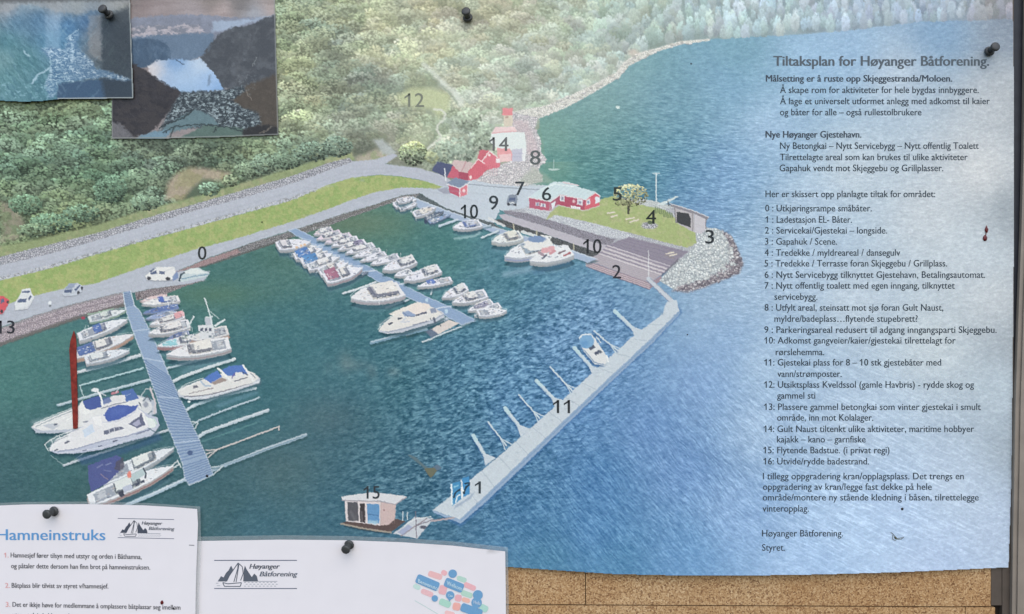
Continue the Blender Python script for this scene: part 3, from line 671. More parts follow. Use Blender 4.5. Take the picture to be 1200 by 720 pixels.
face([(600, 175), (616, 174), (615, 189), (600, 190)], '#c3c3d4', b7); face([(612, 174), (616.6, 174), (615.5, 189), (612, 189)], '#e6e8ec', b7); P.put(P.line([(601, 180), (612, 179.6)], .8, 1), '#a9a9c0', None, .6); P.put(P.line([(601, 184), (612, 183.6)], .8, 1), '#a9a9c0', None, .6)
b8 = bld('boathouse'); face([(582.5, 173.7), (597.5, 174.4), (600.6, 181), (600, 189), (585, 190), (583, 182)], '#e3a6ab', b8); face([(585, 181.5), (599, 180.5), (599.5, 189), (586, 190)], '#e8c8cb', b8); face([(581, 186), (586, 186), (586, 191), (581, 191)], '#ece6ea', b8)
b9 = bld('hut', 'tiny printed hut with a red roof above the shore'); r9 = P.part('printed_roof', b9)
face([(590, 135), (600.6, 135), (601, 148), (590.5, 148.5)], '#d6ccbe', b9); face([(589, 127), (600.8, 127), (600.8, 135.2), (588.6, 135.2)], '#e0939a', r9); P.put(P.ell(594, 137.5, 2, 1.6, 1), '#a98f86', None, .7)
b10 = bld('shelter', 'printed open shelter with a dark opening at the island tip'); o10 = P.part('printed_opening', b10); r10 = P.part('printed_roof', b10)
face([(790.6, 243), (814, 250), (814, 272.6), (792, 261)], '#b9b5bb', b10); face([(814, 250), (828, 257), (827, 268.6), (822, 274), (814, 272.6)], '#c6c3cc', b10)
face([(793, 248.6), (806.6, 250.6), (809.6, 256), (809.6, 267), (793, 261)], '#43454a', o10); face([(785, 238.5), (813, 247.5), (830.6, 255), (829, 258), (813, 250.6), (786, 242)], '#8d8a94', r10); P.put(P.line([(785, 238.5), (813, 247.2), (830.6, 254.6)], 1, 1), '#d3d3d8')
face([(768, 241), (792, 230), (795, 231), (778, 240.5)], '#cfdade', r10); P.put(P.line([(783, 236), (783.5, 241)], 1.4, 1), '#5b5f66')
P.put(P.line([(790.8, 244), (792, 261)], .9, 1), '#77727a'); P.put(P.line([(811.5, 250), (811.8, 271)], .9, 1), '#8b878e'); P.put(P.line([(827.5, 257), (827, 268)], 1, 1), '#77757e')
p_vine = P.part('printed_climbing_plant')
for i in range(9): P.put(P.line([(768 + i * 2.4, 243 + i * .9), (768.5 + i * 2.4, 249 + i * .8 + rng.uniform(-1, 2))], 1.5, 1), '#6f8060', p_vine, .85)
p_post = P.part('printed_lamp_post'); P.put(P.line([(769, 203), (769, 236)], 1.3, 1), '#d5e0e6', p_post); P.put(P.line([(765, 203.4), (773, 203.4)], 1, 1), '#c3d2da', p_post)

# --- vehicles
def car(pts, c, glass, dark=None, lab=None):
    i = P.part('printed_car', None, lab); P.put(P.poly([(x, y + 1.2) for x, y in pts], 1.6), '#7e828e', None, .6); face(pts, c, i); g = P.part('printed_windscreen', i)
    for w_ in glass: face(w_, '#5f6b88', g)
    for w_ in (dark or []): P.put(P.ell(*w_, 1), '#45474f', i)
    return i
car([(-12, 347), (4, 347), (11, 352), (9, 358), (3, 368), (-12, 369)], '#d0626c', [[(1, 351), (4, 350), (5, 354), (1, 356)]], [(2, 365, 1.6, 2), (9, 354, 1.3, 1.8)], 'red printed car cut by the left edge')
car([(26, 339), (35, 338), (37, 343), (40, 348), (37, 355), (33, 362), (18, 364), (17, 357), (21, 350), (25, 343)], '#d9dce2', [[(22, 351), (32, 350), (30, 354.5), (20, 355)], [(33, 350), (36, 346), (37, 348), (34, 353)], [(26, 342), (35, 341), (35, 343), (26, 343.5)]], None, 'white printed car on the quay')
car([(80, 333), (92, 332), (97, 336), (96, 342), (90, 346), (75, 347.5), (73, 344), (75, 340)], '#c3c9d6', [[(75.5, 340), (85, 339.5), (83.5, 343), (75, 343)], [(87, 340), (93, 334), (94.5, 335), (88.5, 342)]], [(92, 343, 1.8, 2), (96, 338, 1.3, 1.7)], 'grey printed car on the quay')
P.put(P.poly([(80, 333), (90, 332.4), (84, 339), (76, 339.4)], 1), '#8d99b3', None, .8)
car([(170, 323.5), (176, 319), (183, 313), (204, 313), (206, 318), (205, 327), (197, 329), (172, 328.5)], '#e2e2e4', [[(176, 320), (183, 317), (184, 321), (177, 322)], [(186.5, 318), (193.5, 318), (193, 321.5), (186.5, 321)], [(175, 318), (182, 314), (181, 316), (176, 320)]], [(174.5, 326.5, 2.4, 2), (197, 327, 2.6, 2.2)], 'white printed van on the quay')
P.put(P.poly([(202, 324), (208, 318), (209, 326), (203, 329)], 1.2), '#7488b4', None, .8)
car([(596, 230), (600, 228), (605, 228.5), (606.5, 234), (604.5, 240.5), (595, 240), (594, 236)], '#8790a2', [[(596.5, 232), (603.5, 231.5), (604, 235), (596.5, 235.5)]], [(596, 239.5, 1.6, 1.3), (603.5, 240, 1.6, 1.3)], 'dark printed car on the car park')
P.put(P.line([(598, 238), (602, 238)], 1.6, 1), '#e3e6ea')
p_person = P.part('printed_bollard'); P.put(P.ell(58.5, 355, 2, 2.6, 1), '#dfe3ea', p_person); P.put(P.ell(58.8, 358.5, 1.6, 1.3, 1), '#6f747c', p_person)

# --- floating piers
def pier(pts, c, edge, name='printed_pontoon', lab=None):
    i = P.part(name, None, lab); P.put(P.poly([(x + 1.5, y + 2.5) for x, y in pts], 2), '#2f5260', None, .5); face(pts, c, i)
    if edge: P.put(P.line(list(pts) + [pts[0]], 1.1, 1), edge, None, .8)
    return i
def finger(pts, w, c='#c3ccd6', sh=True):
    i = P.part('printed_finger_pier')
    if sh: P.put(P.line([(x + .6, y + w * .5 + 1.2) for x, y in pts], w, 1.6), '#27474f', None, .45)
    P.put(P.line(pts, w, 1), c, i); P.put(P.line([(x, y - w * .22) for x, y in pts], w * .35, 1), '#e0e5ea', None, .55); return i
p_pA = pier([(470, 232), (484, 231), (522, 246), (572, 264), (606, 275), (640, 284), (676, 295), (700, 304), (688, 308), (640, 292), (600, 281), (560, 266), (520, 253), (478, 240)], '#a7b6cf', None)
P.put(P.line([(484, 231.5), (522, 246.5), (572, 264.5), (640, 284.5), (700, 304)], 1.2, 1), '#cdd5df', None, .7)
P.put(P.line([(573, 256), (591, 265)], 3, 1), '#d9dade', None, .9)
def slats(pts_l, pts_r, n, c, w=.8, a=.6):
    l = np.array(pts_l, float); r = np.array(pts_r, float)
    def along(p, t):
        d = np.r_[0, np.cumsum(np.hypot(*np.diff(p, axis=0).T))]; t = t * d[-1]; return np.array([np.interp(t, d, p[:, 0]), np.interp(t, d, p[:, 1])])
    for i in range(1, n): P.put(P.line([along(l, i / n), along(r, i / n)], w, 1), c, None, a)
PL = [(146, 360), (154, 383), (167, 418), (188.4, 479), (214, 544), (216.7, 561), (222, 569)]
PR = [(157, 358), (163, 363), (175.6, 387), (198, 439), (216.7, 479), (242, 535), (250, 557)]
# fingers of the left pontoon
for pts, w_, c_ in (([(195, 432), (225, 424), (262, 415)], 2.6, '#b9c6d0'), ([(203, 447), (213, 442), (240, 432), (275, 421)], 3.4, '#c9d2da'), ([(216, 482), (226, 476), (258, 464), (300, 455)], 3.2, '#c3ced8'), ([(224, 499), (234, 492.5), (268, 479), (304, 466)], 1.8, '#a9bccb'), ([(231, 513), (241, 506.6), (276, 494), (314, 481)], 3.8, '#b9c6d2'), ([(241, 533), (255, 527), (290, 514), (326.8, 500), (327, 504)], 1.6, '#c9bdbd'), ([(247, 552), (262, 546), (310, 527), (358, 510)], 4.2, '#9db3c6'),
                    ([(89, 437), (120, 429), (164, 416.5)], 3.8, '#c3cbd4'), ([(93.5, 452), (130, 442), (168, 431.5)], 1.8, '#a3c3cc'), ([(68, 475), (120, 460), (176, 445)], 3, '#a8bcc9'), ([(75, 545.5), (130, 527), (197, 504)], 2.8, '#b3bcc8'), ([(146, 593), (180, 579), (219, 561)], 4.4, '#a9bccd'), ([(93.5, 452), (99, 467)], 1, '#b3ccd2'), ([(224, 494), (232, 496), (228, 503)], 1.2, '#c3ccd2'), ([(241, 528), (255, 527), (243, 537)], 1.2, '#cbbcbc'), ([(248, 548), (262, 546), (250, 556)], 1.3, '#c3ced6'), ([(196, 552), (208, 540), (212, 548)], 1.2, '#d3dadf'), ([(190, 556), (210, 545)], 1.2, '#d3dadf')):
    finger(pts, w_, c_)
P.put(P.line([(250, 549.5), (310, 527.5), (356, 511)], 1.1, 1), '#5f7f95', None, .5)
P.put(P.line([(256, 476), (300, 460)], 5, 3), '#7fa3ba', None, .35); P.put(P.line([(215, 436), (262, 420)], 5, 3), '#86a5b8', None, .35); P.put(P.line([(230, 520), (300, 496)], 1, 2), '#7fb0ae', None, .5)
p_pB = pier(PL + PR[::-1], '#95a8c4', '#ccd5e0', 'printed_pontoon', 'long printed pontoon with slatted deck at left')
slats(PL[2:5], PR[3:6], 34, '#6780a8', 1.1, .8); slats(PL[4:], PR[5:], 9, '#6780a8', 1.1, .8); slats(PL[:3], PR[:4], 22, '#7b96c4', .8, .35)
for a_, b_ in (((156, 388), (176, 386)), ((168, 420), (192, 424)), ((187, 465), (212, 467)), ((204, 519), (234, 516))): P.put(P.line([a_, b_], 1.4, 1), '#b9c8dd', None, .8)
P.put(P.ell(222.5, 531, 3.4, 2.8, 1.2), '#4a5d85', None, .85)
p_gB = P.part('printed_gangway', p_pB); face([(144, 343), (153, 341), (157.5, 359), (147, 361)], '#92a6c4', p_gB); slats([(144, 343), (147, 361)], [(153, 341), (157.5, 359)], 9, '#5f7596', 1, .7)
P.put(P.line([(144, 343), (147, 361)], 1, 1), '#d0d8e2'); P.put(P.line([(153, 341), (157.5, 359)], 1, 1), '#d0d8e2')
ML = [(338, 270), (369, 290), (424.6, 319), (467, 344), (509.6, 363), (541, 381)]; MR = [(347, 268), (385, 286.5), (441.6, 318), (498, 347), (530, 361), (558, 375.5)]
for pts, w_, c_ in (([(402, 344), (425, 337), (444, 329)], 2.4, '#c9d0da'), ([(476.7, 392), (500, 382), (527.7, 372)], 4, '#b9c3d3'), ([(452, 361), (475, 353), (490, 346)], 2, '#b0bccb'), ([(495, 401), (520, 391), (550, 379)], 1.6, '#c3cdd6'), ([(505, 345), (507, 338)], 1.6, '#d0d8e0'), ([(478, 331), (500, 338)], 1.2, '#c3cdd8'), ([(515, 265), (536, 257.5)], 2.6, '#b6c4d6'), ([(564, 279), (584, 270.5)], 2, '#c0cdd8'), ([(540, 272), (575, 264)], 1.5, '#a9bac9'), ([(435, 402), (470, 392), (500, 386)], 4, '#7d9cb2')):
    finger(pts, w_, c_)
p_pC = pier(ML + MR[::-1], '#90a6c6', '#b9c7dc', 'printed_pontoon', 'printed pontoon in the middle of the harbour')
for t0, t1 in (((424, 319), (441, 317)), ((456, 337), (474, 332)), ((510, 362), (529, 359)), ((368, 290), (384, 286))): P.put(P.line([t0, t1], 1.5, 1), '#cfd8e6', None, .85)
slats(ML, MR, 60, '#7791bd', .6, .3)
for x_, y_ in ((500, 352), (523, 365)): P.put(P.ell(x_, y_, 2, 2.4, 1), '#bcd3e6', None, .9)
# outer pier
OUT = [(507, 598), (529, 581), (588, 532), (660, 468), (741, 395), (777, 368), (780, 356), (786, 351), (793, 352), (796, 364), (764, 396), (700, 456), (620, 532), (568, 582), (538.5, 609)]
p_pO = P.part('printed_pontoon', None, 'long pale printed outer pier with nine finger piers')
P.put(P.poly([(510, 602), (540, 618), (574, 588), (626, 537), (704, 461), (770, 399), (800, 366), (793, 356)], 3), '#3c659c', None, .5)
face([(507, 598), (538.5, 609), (568, 582), (620, 532), (700, 456), (764, 396), (796, 363), (797, 367), (766, 401), (702, 461), (622, 538), (570, 588), (540, 613.5), (508, 601)], '#93a9c6', p_pO)
face(OUT, '#c5ced9', p_pO); P.put(P.line([(540, 610), (569, 584), (621, 534), (701, 458), (765, 398), (796, 366)], .9, 1), '#6f8db4', None, .6)
for tip, bs, thick in (((720.5, 365), (748, 391), 1), ((696, 388), (724, 411), 0), ((673, 408), (698, 436), 1), ((645, 430.6), (670.6, 458), 0), ((629, 446.6), (654, 473), 1), ((608, 462.6), (632, 490), 0), ((592, 478.6), (613, 506), 1), ((572, 494.6), (593, 522), 0), ((554.6, 510.6), (572, 540), 1)):
    i = P.part('printed_finger_pier', p_pO); t_ = np.array(tip); b_ = np.array(bs); d_ = b_ - t_
    P.put(P.line([t_ + (-1.2, 1.5), b_ + (-1.2, 1.5)], 2.5 + 1.5 * thick, 2), '#2f5688', None, .5)
    P.put(P.line([tip, bs], 4 if thick else 1.8, 1), '#c3d0db', i)
    if thick:
        P.put(P.line([t_ + (-1.6, .6), b_ + (-1.6, .6)], 1, 1), '#8da9c6', None, .6); P.put(P.line([t_, t_ + d_ * .2], 4.6, 1), '#b3d3dd', i, .6)
        face([b_ - d_ * .25 + (1, -1), b_ + (9, -3), b_ + (-3, 6), b_ - d_ * .25 + (-1.5, 1)], '#c3cdd9', i)
    else:
        P.put(P.line([t_ + d_ * .72, b_ + (7, -1)], 1.2, 1), '#c3d0db', i); P.put(P.line([t_ + d_ * .72, b_ + (-1, 5)], 1.2, 1), '#c3d0db', i)
p_gO = P.part('printed_gangway', p_pO); P.put(P.line([(760, 327), (786, 352)], 5.4, 1), '#c3c9d4', p_gO); P.put(P.line([(758, 329), (784, 354)], 1, 1), '#7d88a4', None, .7); P.put(P.line([(762, 326), (787.5, 350)], 1, 1), '#8f98ae', None, .7)

# --- moored boats
def boat(bow, stern, w, nrm, h=3.0, hull='#c3c7d0', deck='#dddbe0', cabin=(.3, .74, '#e0dfe4'), win='#5f687c', canopy=None, stripe=None, cock=True, lab=None, rail=False, blunt=.82):
    B = np.array(bow, float); S = np.array(stern, float); n_ = np.array(nrm, float); n_ /= np.hypot(*n_); dv = B - S
    ts = np.array([0, .06, .25, .5, .7, .84, .94, 1.0]); ws = np.array([blunt, .93, 1, .98, .8, .52, .24, .03])
    def ring(t0, t1, k, up, kb=None, m_=8):
        t = np.linspace(t0, t1, m_); hw = np.interp(t, ts, ws) * w / 2 * k
        a = S + dv * t[:, None] + n_ * hw[:, None]; b = S + dv * t[:, None] - n_ * hw[:, None]
        return np.vstack([a, b[::-1]]) + (0, -up)
    i = P.part('printed_boat', None, lab)
    P.put(P.poly(ring(0, 1, 1.08, -h * 1.0), 2.0), '#23414f', None, .72); P.put(P.poly(ring(.02, .95, .9, -h * 1.9), 3), '#7fa0b4', None, .25)
    for u in np.linspace(0, h * .8, 4): P.put(P.poly(ring(0, 1, 1, u), 1.0), hx(hull) * (.76 + .16 * u / h), i)
    if stripe: P.put(P.line(ring(0, .97, 1, h * .45)[:8] if (n_[1] > 0) else ring(0, .97, 1, h * .45)[8:], max(.8, h * .25), 1), stripe, i, .85)
    P.put(P.poly(ring(0, 1, 1, h), 1.0), np.clip(hx(deck) * np.array([1.02, 1.03, 1.06]), 0, 1), i)
    low = ring(0, .98, 1, h)[:8] if n_[1] > 0 else ring(0, .98, 1, h)[8:]
    P.put(P.line(low, .8, 1), '#8e95a6', i, .6)
    if cock: P.put(P.poly(ring(.07, .36, .68, h), 1.1), '#8b93a3', i, .8); P.put(P.poly(ring(.1, .2, .5, h + .5), 1), '#c9ccd4', i, .7)
    if cabin:
        a_, b_, c_ = cabin; ch = max(1.6, w * .22)
        P.put(P.poly(ring(a_, b_, .72, h), 1), hx(c_) * .86, i); P.put(P.poly(ring(a_, b_, .70, h + ch * .45), 1), win, i, .75)
        P.put(P.poly(ring(a_ + .01, b_ - .05, .62, h + ch), 1), c_, i)
        P.put(P.poly(ring(b_ - .1, b_ - .03, .52, h + ch * .7), 1), win, i, .55)
        if w > 11:
            r_ = ring(a_, b_, .71, h + ch * .4); sd = r_[:8] if n_[1] > 0 else r_[8:][::-1]
            for t_ in (1, 2.4, 3.8, 5.2): 
                k_ = int(t_); p0 = sd[k_] + (sd[k_ + 1] - sd[k_]) * (t_ - k_); P.put(P.line([p0, p0 + (sd[k_ + 1] - sd[k_]) * .7], ch * .32, 1), '#4d5568', i, .8)
    for cv_ in (canopy or []):
        a_, b_, k_, u_, c_ = cv_; j = P.part('printed_canopy', i); P.put(P.poly(ring(a_, b_, k_, h + u_), 1), c_, j); P.put(P.poly(ring(a_ + .02, (a_ + b_) / 2, k_ * .7, h + u_ + .8), 2), np.clip(hx(c_) * 1.12, 0, 1), j, .5)
    if rail:
        r_ = ring(.6, 1.0, 1.02, h + 2.2); P.put(P.line(r_, .7, 1), '#e6ebef', None, .8)
    if w > 8.5 and not rail: P.put(P.line(ring(.72, 1.0, .98, h + 1.4), .55, 1), '#eceef2', None, .6)
    nn = int(10 + w * 1.7)
    for _ in range(nn):
        t_ = rng.uniform(.05, .8); s_ = rng.uniform(-.75, .75) * np.interp(t_, ts, ws) * w / 2; pt = S + dv * t_ + n_ * s_ + (0, -h - rng.uniform(0, 1.5)); l_ = rng.uniform(.6, 1.5)
        P.put(P.line([pt, pt + dv / np.hypot(*dv) * l_ * 1.6], rng.uniform(.4, .9), .8), ['#4f5568', '#f2f2f4', '#7d8496', '#f4f3f4', '#b9a9a6'][rng.integers(5)], i, .7)
    return i
LN = (.30, .95); MN = (.80, .60); AN = (.75, .62)
NAVY = '#5569a8'
# left pontoon, right-hand side
boat((164, 355), (196, 349), 6, LN, 2, '#cdb5b4', '#d3b9b8', None, cock=False)
boat((166, 359), (210, 353), 9, LN, 3, '#c9ccd2', '#dedad8', (.25, .5, '#cfd3dc'), '#4e62a0', [(.42, .56, .7, 2, '#5a72b4')])
boat((167, 369), (209, 361), 7, LN, 2, '#76889f', '#7285ae', None, cock=False, canopy=[(.1, .8, .7, .5, '#6478aa')])
boat((170, 376), (206, 368), 7, LN, 2, '#8493b0', '#96a3c0', None)
boat((175, 384), (216, 372), 9, LN, 3, '#c6c6cc', '#dbd8da', (.3, .72, '#dcdadd'), '#5e6272', [(.02, .28, .8, 2, '#d6a3aa')])
boat((174, 395), (222, 383), 12, LN, 4, '#c3c5cc', '#dddadb', (.2, .72, '#e0dde0'), '#5e6474')
boat((195, 401), (222, 393), 8, LN, 2.5, '#8d94a8', '#7b87ab', (.3, .7, '#6f7da6'))
boat((184, 410), (232, 400), 11, LN, 4, '#b79aa0', '#d6d6d8', (.12, .45, '#d8dade'), '#5b6276', [(.52, .86, .72, .3, '#93c3cf')], '#96767e')
b = boat((222, 404), (267, 393), 13, LN, 6, '#c7b0a8', '#d3cfcc', None, stripe='#a8867c', lab='printed fishing boat with mast and wheelhouse')
for pp, c_ in (([(232, 382), (250, 380), (252, 396), (234, 398)], '#d5d7de'), ([(240, 372), (248, 372), (249, 381), (241, 381)], '#bcc0cc')): face(pp, c_, b)
for x_ in (236.5, 241.5, 246.5): face([(x_ - 1.6, 385), (x_ + 1.4, 384.5), (x_ + 1.6, 388), (x_ - 1.4, 388.5)], '#565d70', b)
for l_, w_ in (([(240, 350), (245, 366), (250, 386)], 1.5), ([(252, 382), (263, 375)], 2.2), ([(245, 364), (257, 374)], .6), ([(220, 384), (227, 371)], 1.6), ([(241, 372), (249, 371)], 1.3)): P.put(P.line(l_, w_, 1), '#d3dbe0', b)
for _ in range(26): 
    x_, y_ = rng.uniform(215, 252), rng.uniform(388, 402); P.put(P.ell(x_, y_, rng.uniform(.6, 1.6), rng.uniform(.5, 1.3), 1), ['#3f5560', '#e8e8ec', '#8a90a2', '#5d7070'][rng.integers(4)], None, .75)
boat((195, 421), (269, 407), 17, LN, 5, '#c8ccd4', '#dedcdc', (.28, .66, '#e3e0df'), '#666b7b', None, '#9a8b92', lab='white printed cruiser beside the pontoon')
def big(lab, hullp, deckp, hc='#b9bfd0', dc='#dedee3', line='#7f86a0'):
    i = P.part('printed_boat', None, lab); hp_ = np.array(hullp, float)
    P.put(P.poly(hp_ + (1, 3.5), 3), '#1f3e4c', None, .65); P.put(P.poly(hp_, 1), hc, i); P.put(P.poly(hp_ * (1, .55) + (0, .45 * hp_[:, 1].mean()), 6), '#cfd3dd', i, .45)
    face(deckp, dc, i); return i
def det(i, items):
    for pts, w_, c_, *a_ in items:
        if w_ is None: P.put(P.poly(pts, 1), c_, i, *(a_ or [1]))
        else: P.put(P.line(pts, w_, .9), c_, i, *(a_ or [1]))
b = big('white printed motor cruiser with blue canopies', [(207.5, 459.4), (212.5, 455), (235, 446), (262, 437), (288, 434), (298, 437.5), (305, 443.7), (304, 449), (280, 457), (266, 461), (241, 468), (222.5, 469), (210, 465.5)], [(208, 459), (213, 455), (235, 446), (262, 437), (288, 434), (298, 437.5), (303, 443), (296, 449), (270, 456.5), (247, 462), (225, 464.5), (212, 463.5)], '#bcc2ce', '#dcdbdc')
c1 = P.part('printed_canopy', b); face([(239, 444), (247, 438), (255, 434.4), (260, 442), (247, 449)], '#5b7cc0', c1); c2 = P.part('printed_canopy', b); face([(260, 433.7), (270, 428.7), (284, 428), (290, 438), (276, 441), (263, 440.5)], '#5a7abc', c2)
det(b, [([(247, 449), (260, 442.5), (266, 446), (252, 451)], None, '#8f7f7c', .8), ([(255.5, 432), (262, 438), (270, 446.5)], 2.6, '#e6e6e8'), ([(285, 428.5), (291, 437), (296, 446)], 2.2, '#e3e4e8'), ([(275, 437), (283, 436), (286, 441), (276, 443)], None, '#e0dfe0'), ([(272, 443), (275, 438)], 1.4, '#6b63a0'), ([(284, 436), (290, 440)], 1.2, '#4a5270'), ([(226, 453), (231, 451.5), (232.5, 454), (227, 455.5)], None, '#6f7280'), ([(216, 465), (230, 464.5), (248, 462), (272, 456), (296, 449.5)], 1.0, '#74707c', .9), ([(222, 461.5), (236, 458), (250, 455)], 1, '#80757c', .8), ([(275, 447), (290, 442.5)], 1.3, '#5d6072', .9), ([(209, 458), (216, 451.5), (228, 446.5), (238, 443.5)], .7, '#f0f2f4', .9), ([(212, 457.5), (222, 452), (236, 447.5)], .6, '#e6e9ee', .8), ([(235, 447), (240, 452), (247, 452.5)], 1.6, '#9fb3cc', .8), ([(218, 467), (240, 466), (266, 459), (303, 447.5)], .8, '#e9ebf0', .8), ([(294, 438), (299, 443)], 1.4, '#8a8d9c', .7)])
P.put(P.ell(221.5, 471, 1.6, 1.3, 1), '#dfe6ea'); P.put(P.line([(230, 474), (262, 466), (296, 455)], 3, 3), '#86aabb', None, .35)
# left pontoon, left-hand side
boat((148, 366), (104, 377), 9, LN, 2.5, '#a9c3b6', '#d3d6d6', (.3, .6, '#d0d6d6')); P.put(P.ell(97.5, 373, 2.4, 1.8, 1), '#a8485c', None, .9); P.put(P.line([(103, 369), (133, 362)], 1.2, 1), '#b3d3c0', None, .8)
boat((150, 378), (92, 399), 12, LN, 4, '#cbced6', '#dcdcdf', (.3, .55, '#d6d6dc'), '#5d6580', [(.3, .46, .8, 2, '#5d76b0')])
boat((157, 397), (88, 420), 14, LN, 5, '#c9b6ae', '#d9d7d8', (.34, .62, '#e0dedf'), '#5d6478', [(.04, .32, .82, 1.5, '#5f74a6')], '#b08d80')
boat((152, 414), (100, 426), 11, LN, 3.5, '#c3c8d2', '#d8dade', (.12, .5, '#d9dde2'), '#6f7a90')
b = big('white printed flybridge boat with navy covers, bow to the left', [(36.7, 501), (39, 498.5), (60, 489.5), (82, 480.5), (92, 476), (118, 470), (150, 462), (166, 464), (182, 470), (184, 484), (168, 492), (120, 498), (84, 507), (60, 508), (42, 507.5)], [(37, 500.7), (40, 498), (60, 489.5), (82, 480.5), (94, 476), (118, 470), (150, 463), (168, 466), (166, 484), (120, 494), (84, 503), (50, 505)], '#b6bdcc', '#dddee2')
c1 = P.part('printed_canopy', b); face([(97, 470.5), (106, 466.5), (117, 464), (119, 477), (104, 481.5), (99, 477)], '#50629f', c1); c2 = P.part('printed_canopy', b); face([(142, 459), (156, 455.5), (162.5, 467), (148, 471), (144, 466)], '#5873ae', c2)
det(b, [([(91, 477), (97, 469), (99, 478), (110, 483), (100, 486), (93, 483)], None, '#e6e7ea'), ([(119, 470), (132, 464), (146, 463), (148, 471), (136, 476), (122, 480)], None, '#dcdbe0'), ([(119, 468), (128, 465), (131, 471), (121, 475)], None, '#5a6ca0', .8), ([(112.5, 456), (117, 462), (122, 478)], 2, '#e6e7ec'), ([(117, 460), (124, 464)], 1, '#c9ccd6'), ([(131, 461.5), (138, 459.5)], 2.6, '#b57f8c'), ([(147, 464), (153, 461.5)], .8, '#8ea2cc'), ([(140, 455), (136, 460)], .8, '#d6dae2'), ([(119, 479), (134, 474), (148, 471.5)], 1, '#6b7186', .8), ([(40, 497), (60, 488), (84, 478.5)], .7, '#f0f2f5'), ([(42, 500), (62, 491), (84, 482)], .7, '#5f7480', .7), ([(44, 503), (64, 494), (88, 485)], .7, '#eef0f3', .8), ([(50, 499), (60, 496), (70, 499), (62, 504)], None, '#b9bfcc', .8), ([(64, 498), (66.5, 497)], 1.8, '#5d6478'), ([(78, 493), (84, 489)], 1.2, '#eef0f2'), ([(98, 495), (105, 494)], 1.6, '#6a7086', .8), ([(164, 466), (171, 456), (179, 456)], .9, '#cfd3d9', .9), ([(176, 455), (182, 472), (181, 484)], 2.2, '#c9c3c9'), ([(168, 470), (172, 464), (177, 470)], 1.2, '#54606e', .9), ([(163, 472), (168, 480)], 1.6, '#4f5a6a', .9), ([(178, 482), (170, 488)], 1.6, '#4b6270', .8)])
P.put(P.ell(111.5, 457, 4.6, 2.4, 1), '#dfe2e8', b); P.put(P.ell(172, 477, 6.5, 7.5, 1.5), '#d3d5db', b); P.put(P.ell(171, 474, 3, 3.5, 1.5), '#8d93a4', b, .8)
b = big('largest white printed motor cruiser with a blue cover', [(57.7, 528.5), (60, 522), (66, 515), (79.5, 509), (97.5, 500), (108, 489), (122, 485), (160, 476), (170, 484), (184.5, 489.5), (186.7, 498.5), (181.5, 507), (178.5, 510.5), (150, 518), (120, 527), (90, 531.7), (67.5, 532)], [(58, 528), (61, 522), (66, 515), (79.5, 509), (97.5, 500), (108, 489), (122, 485), (160, 477), (170, 485), (175, 501), (150, 510.5), (120, 516.5), (90, 525.5), (67.5, 529)], '#bac0d4', '#dfdfe5')
c1 = P.part('printed_canopy', b); face([(121.5, 487), (127.5, 477.8), (139.5, 474.5), (154.5, 476), (162.7, 474.8), (159, 480.5), (150, 486.5), (138, 492.5), (126, 494)], '#5367ac', c1); P.put(P.poly([(130, 479), (150, 477.5), (146, 484), (130, 488)], 4), '#6276b8', c1, .5)
det(b, [([(121.5, 505.3), (133, 501.5), (141, 500), (145.5, 502.3), (141, 503.8), (122, 509.8)], None, '#6d7288'), ([(127, 502.5), (128.5, 508)], .9, '#cfd0da'), ([(133.5, 501), (134.5, 506)], .9, '#cfd0da'), ([(139, 500), (140, 504.5)], .8, '#a9acbc'), ([(150.7, 497), (163.5, 488), (165.7, 483.8), (170, 498.5), (160.5, 502)], None, '#6a6f88'), ([(155, 497), (163, 491.5), (165, 497), (159, 500)], None, '#a9aac4'), ([(168, 486), (171, 498)], 1.2, '#e9e9ee'), ([(97, 504), (108, 497), (111, 506), (99, 513)], None, '#c6d4e8', .85), ([(108, 489), (118, 488), (120, 500), (112, 498)], None, '#e9e9ed', .9), ([(120, 495), (138, 494), (152, 487.5), (160, 481)], 1, '#c3c6d6', .9), ([(76, 519.5), (80.5, 517.5)], 2, '#646a7c'), ([(64.5, 528.3), (67.5, 527)], 1.6, '#646a7c'), ([(97, 528.2), (101, 527.4)], 1.3, '#5c6480'), ([(115, 523.6), (119, 522.6)], 1.3, '#5c6480'), ([(133, 517.5), (137, 516.3)], 1.4, '#4f566e'), ([(68, 529.5), (90, 526), (120, 517), (150, 511), (176, 503)], .9, '#878eaa', .9), ([(160, 509), (176, 503.5)], 1.2, '#6f7690', .8),
  ([(52.5, 521.5), (58, 516.5), (68, 511), (84, 505)], .8, '#f0f2f5'), ([(55, 524), (64, 517.5), (80, 510.5)], .7, '#5e7682', .8), ([(56, 526.5), (66, 519.5), (82, 513)], .7, '#eceef2', .9), ([(52.5, 521.5), (57, 529)], .8, '#e6e9ee'), ([(60, 515.5), (62, 521)], .7, '#dfe3e8'), ([(69, 510.5), (71, 515)], .7, '#dfe3e8'), ([(78, 507), (80, 511)], .7, '#dfe3e8'), ([(70, 531.5), (120, 524.5), (160, 513)], .8, '#d9dce6', .7), ([(170, 488), (182, 492), (183, 500), (176, 503)], None, '#dfe6e6'), ([(174, 502), (183, 507)], 1, '#4e6676', .8), ([(180, 491), (184, 497)], 1.6, '#c3d6d2')])
P.put(P.line([(60, 534), (74, 545)], .6, 1), '#c3ccd4', None, .7); P.put(P.line([(98, 531), (80, 545)], .6, 1), '#c3ccd4', None, .7); P.put(P.poly([(88, 535), (120, 531), (160, 520), (186, 508), (190, 516), (140, 534), (110, 543), (96, 545)], 4), '#3c5a80', None, .6)
b = boat((204, 529), (120, 566), 17, LN, 4, '#bcc4ce', '#d8dadc', (.42, .74, '#dde0e2'), '#5e6a7a', None, None, lab='white printed boat with a navy stern cover')
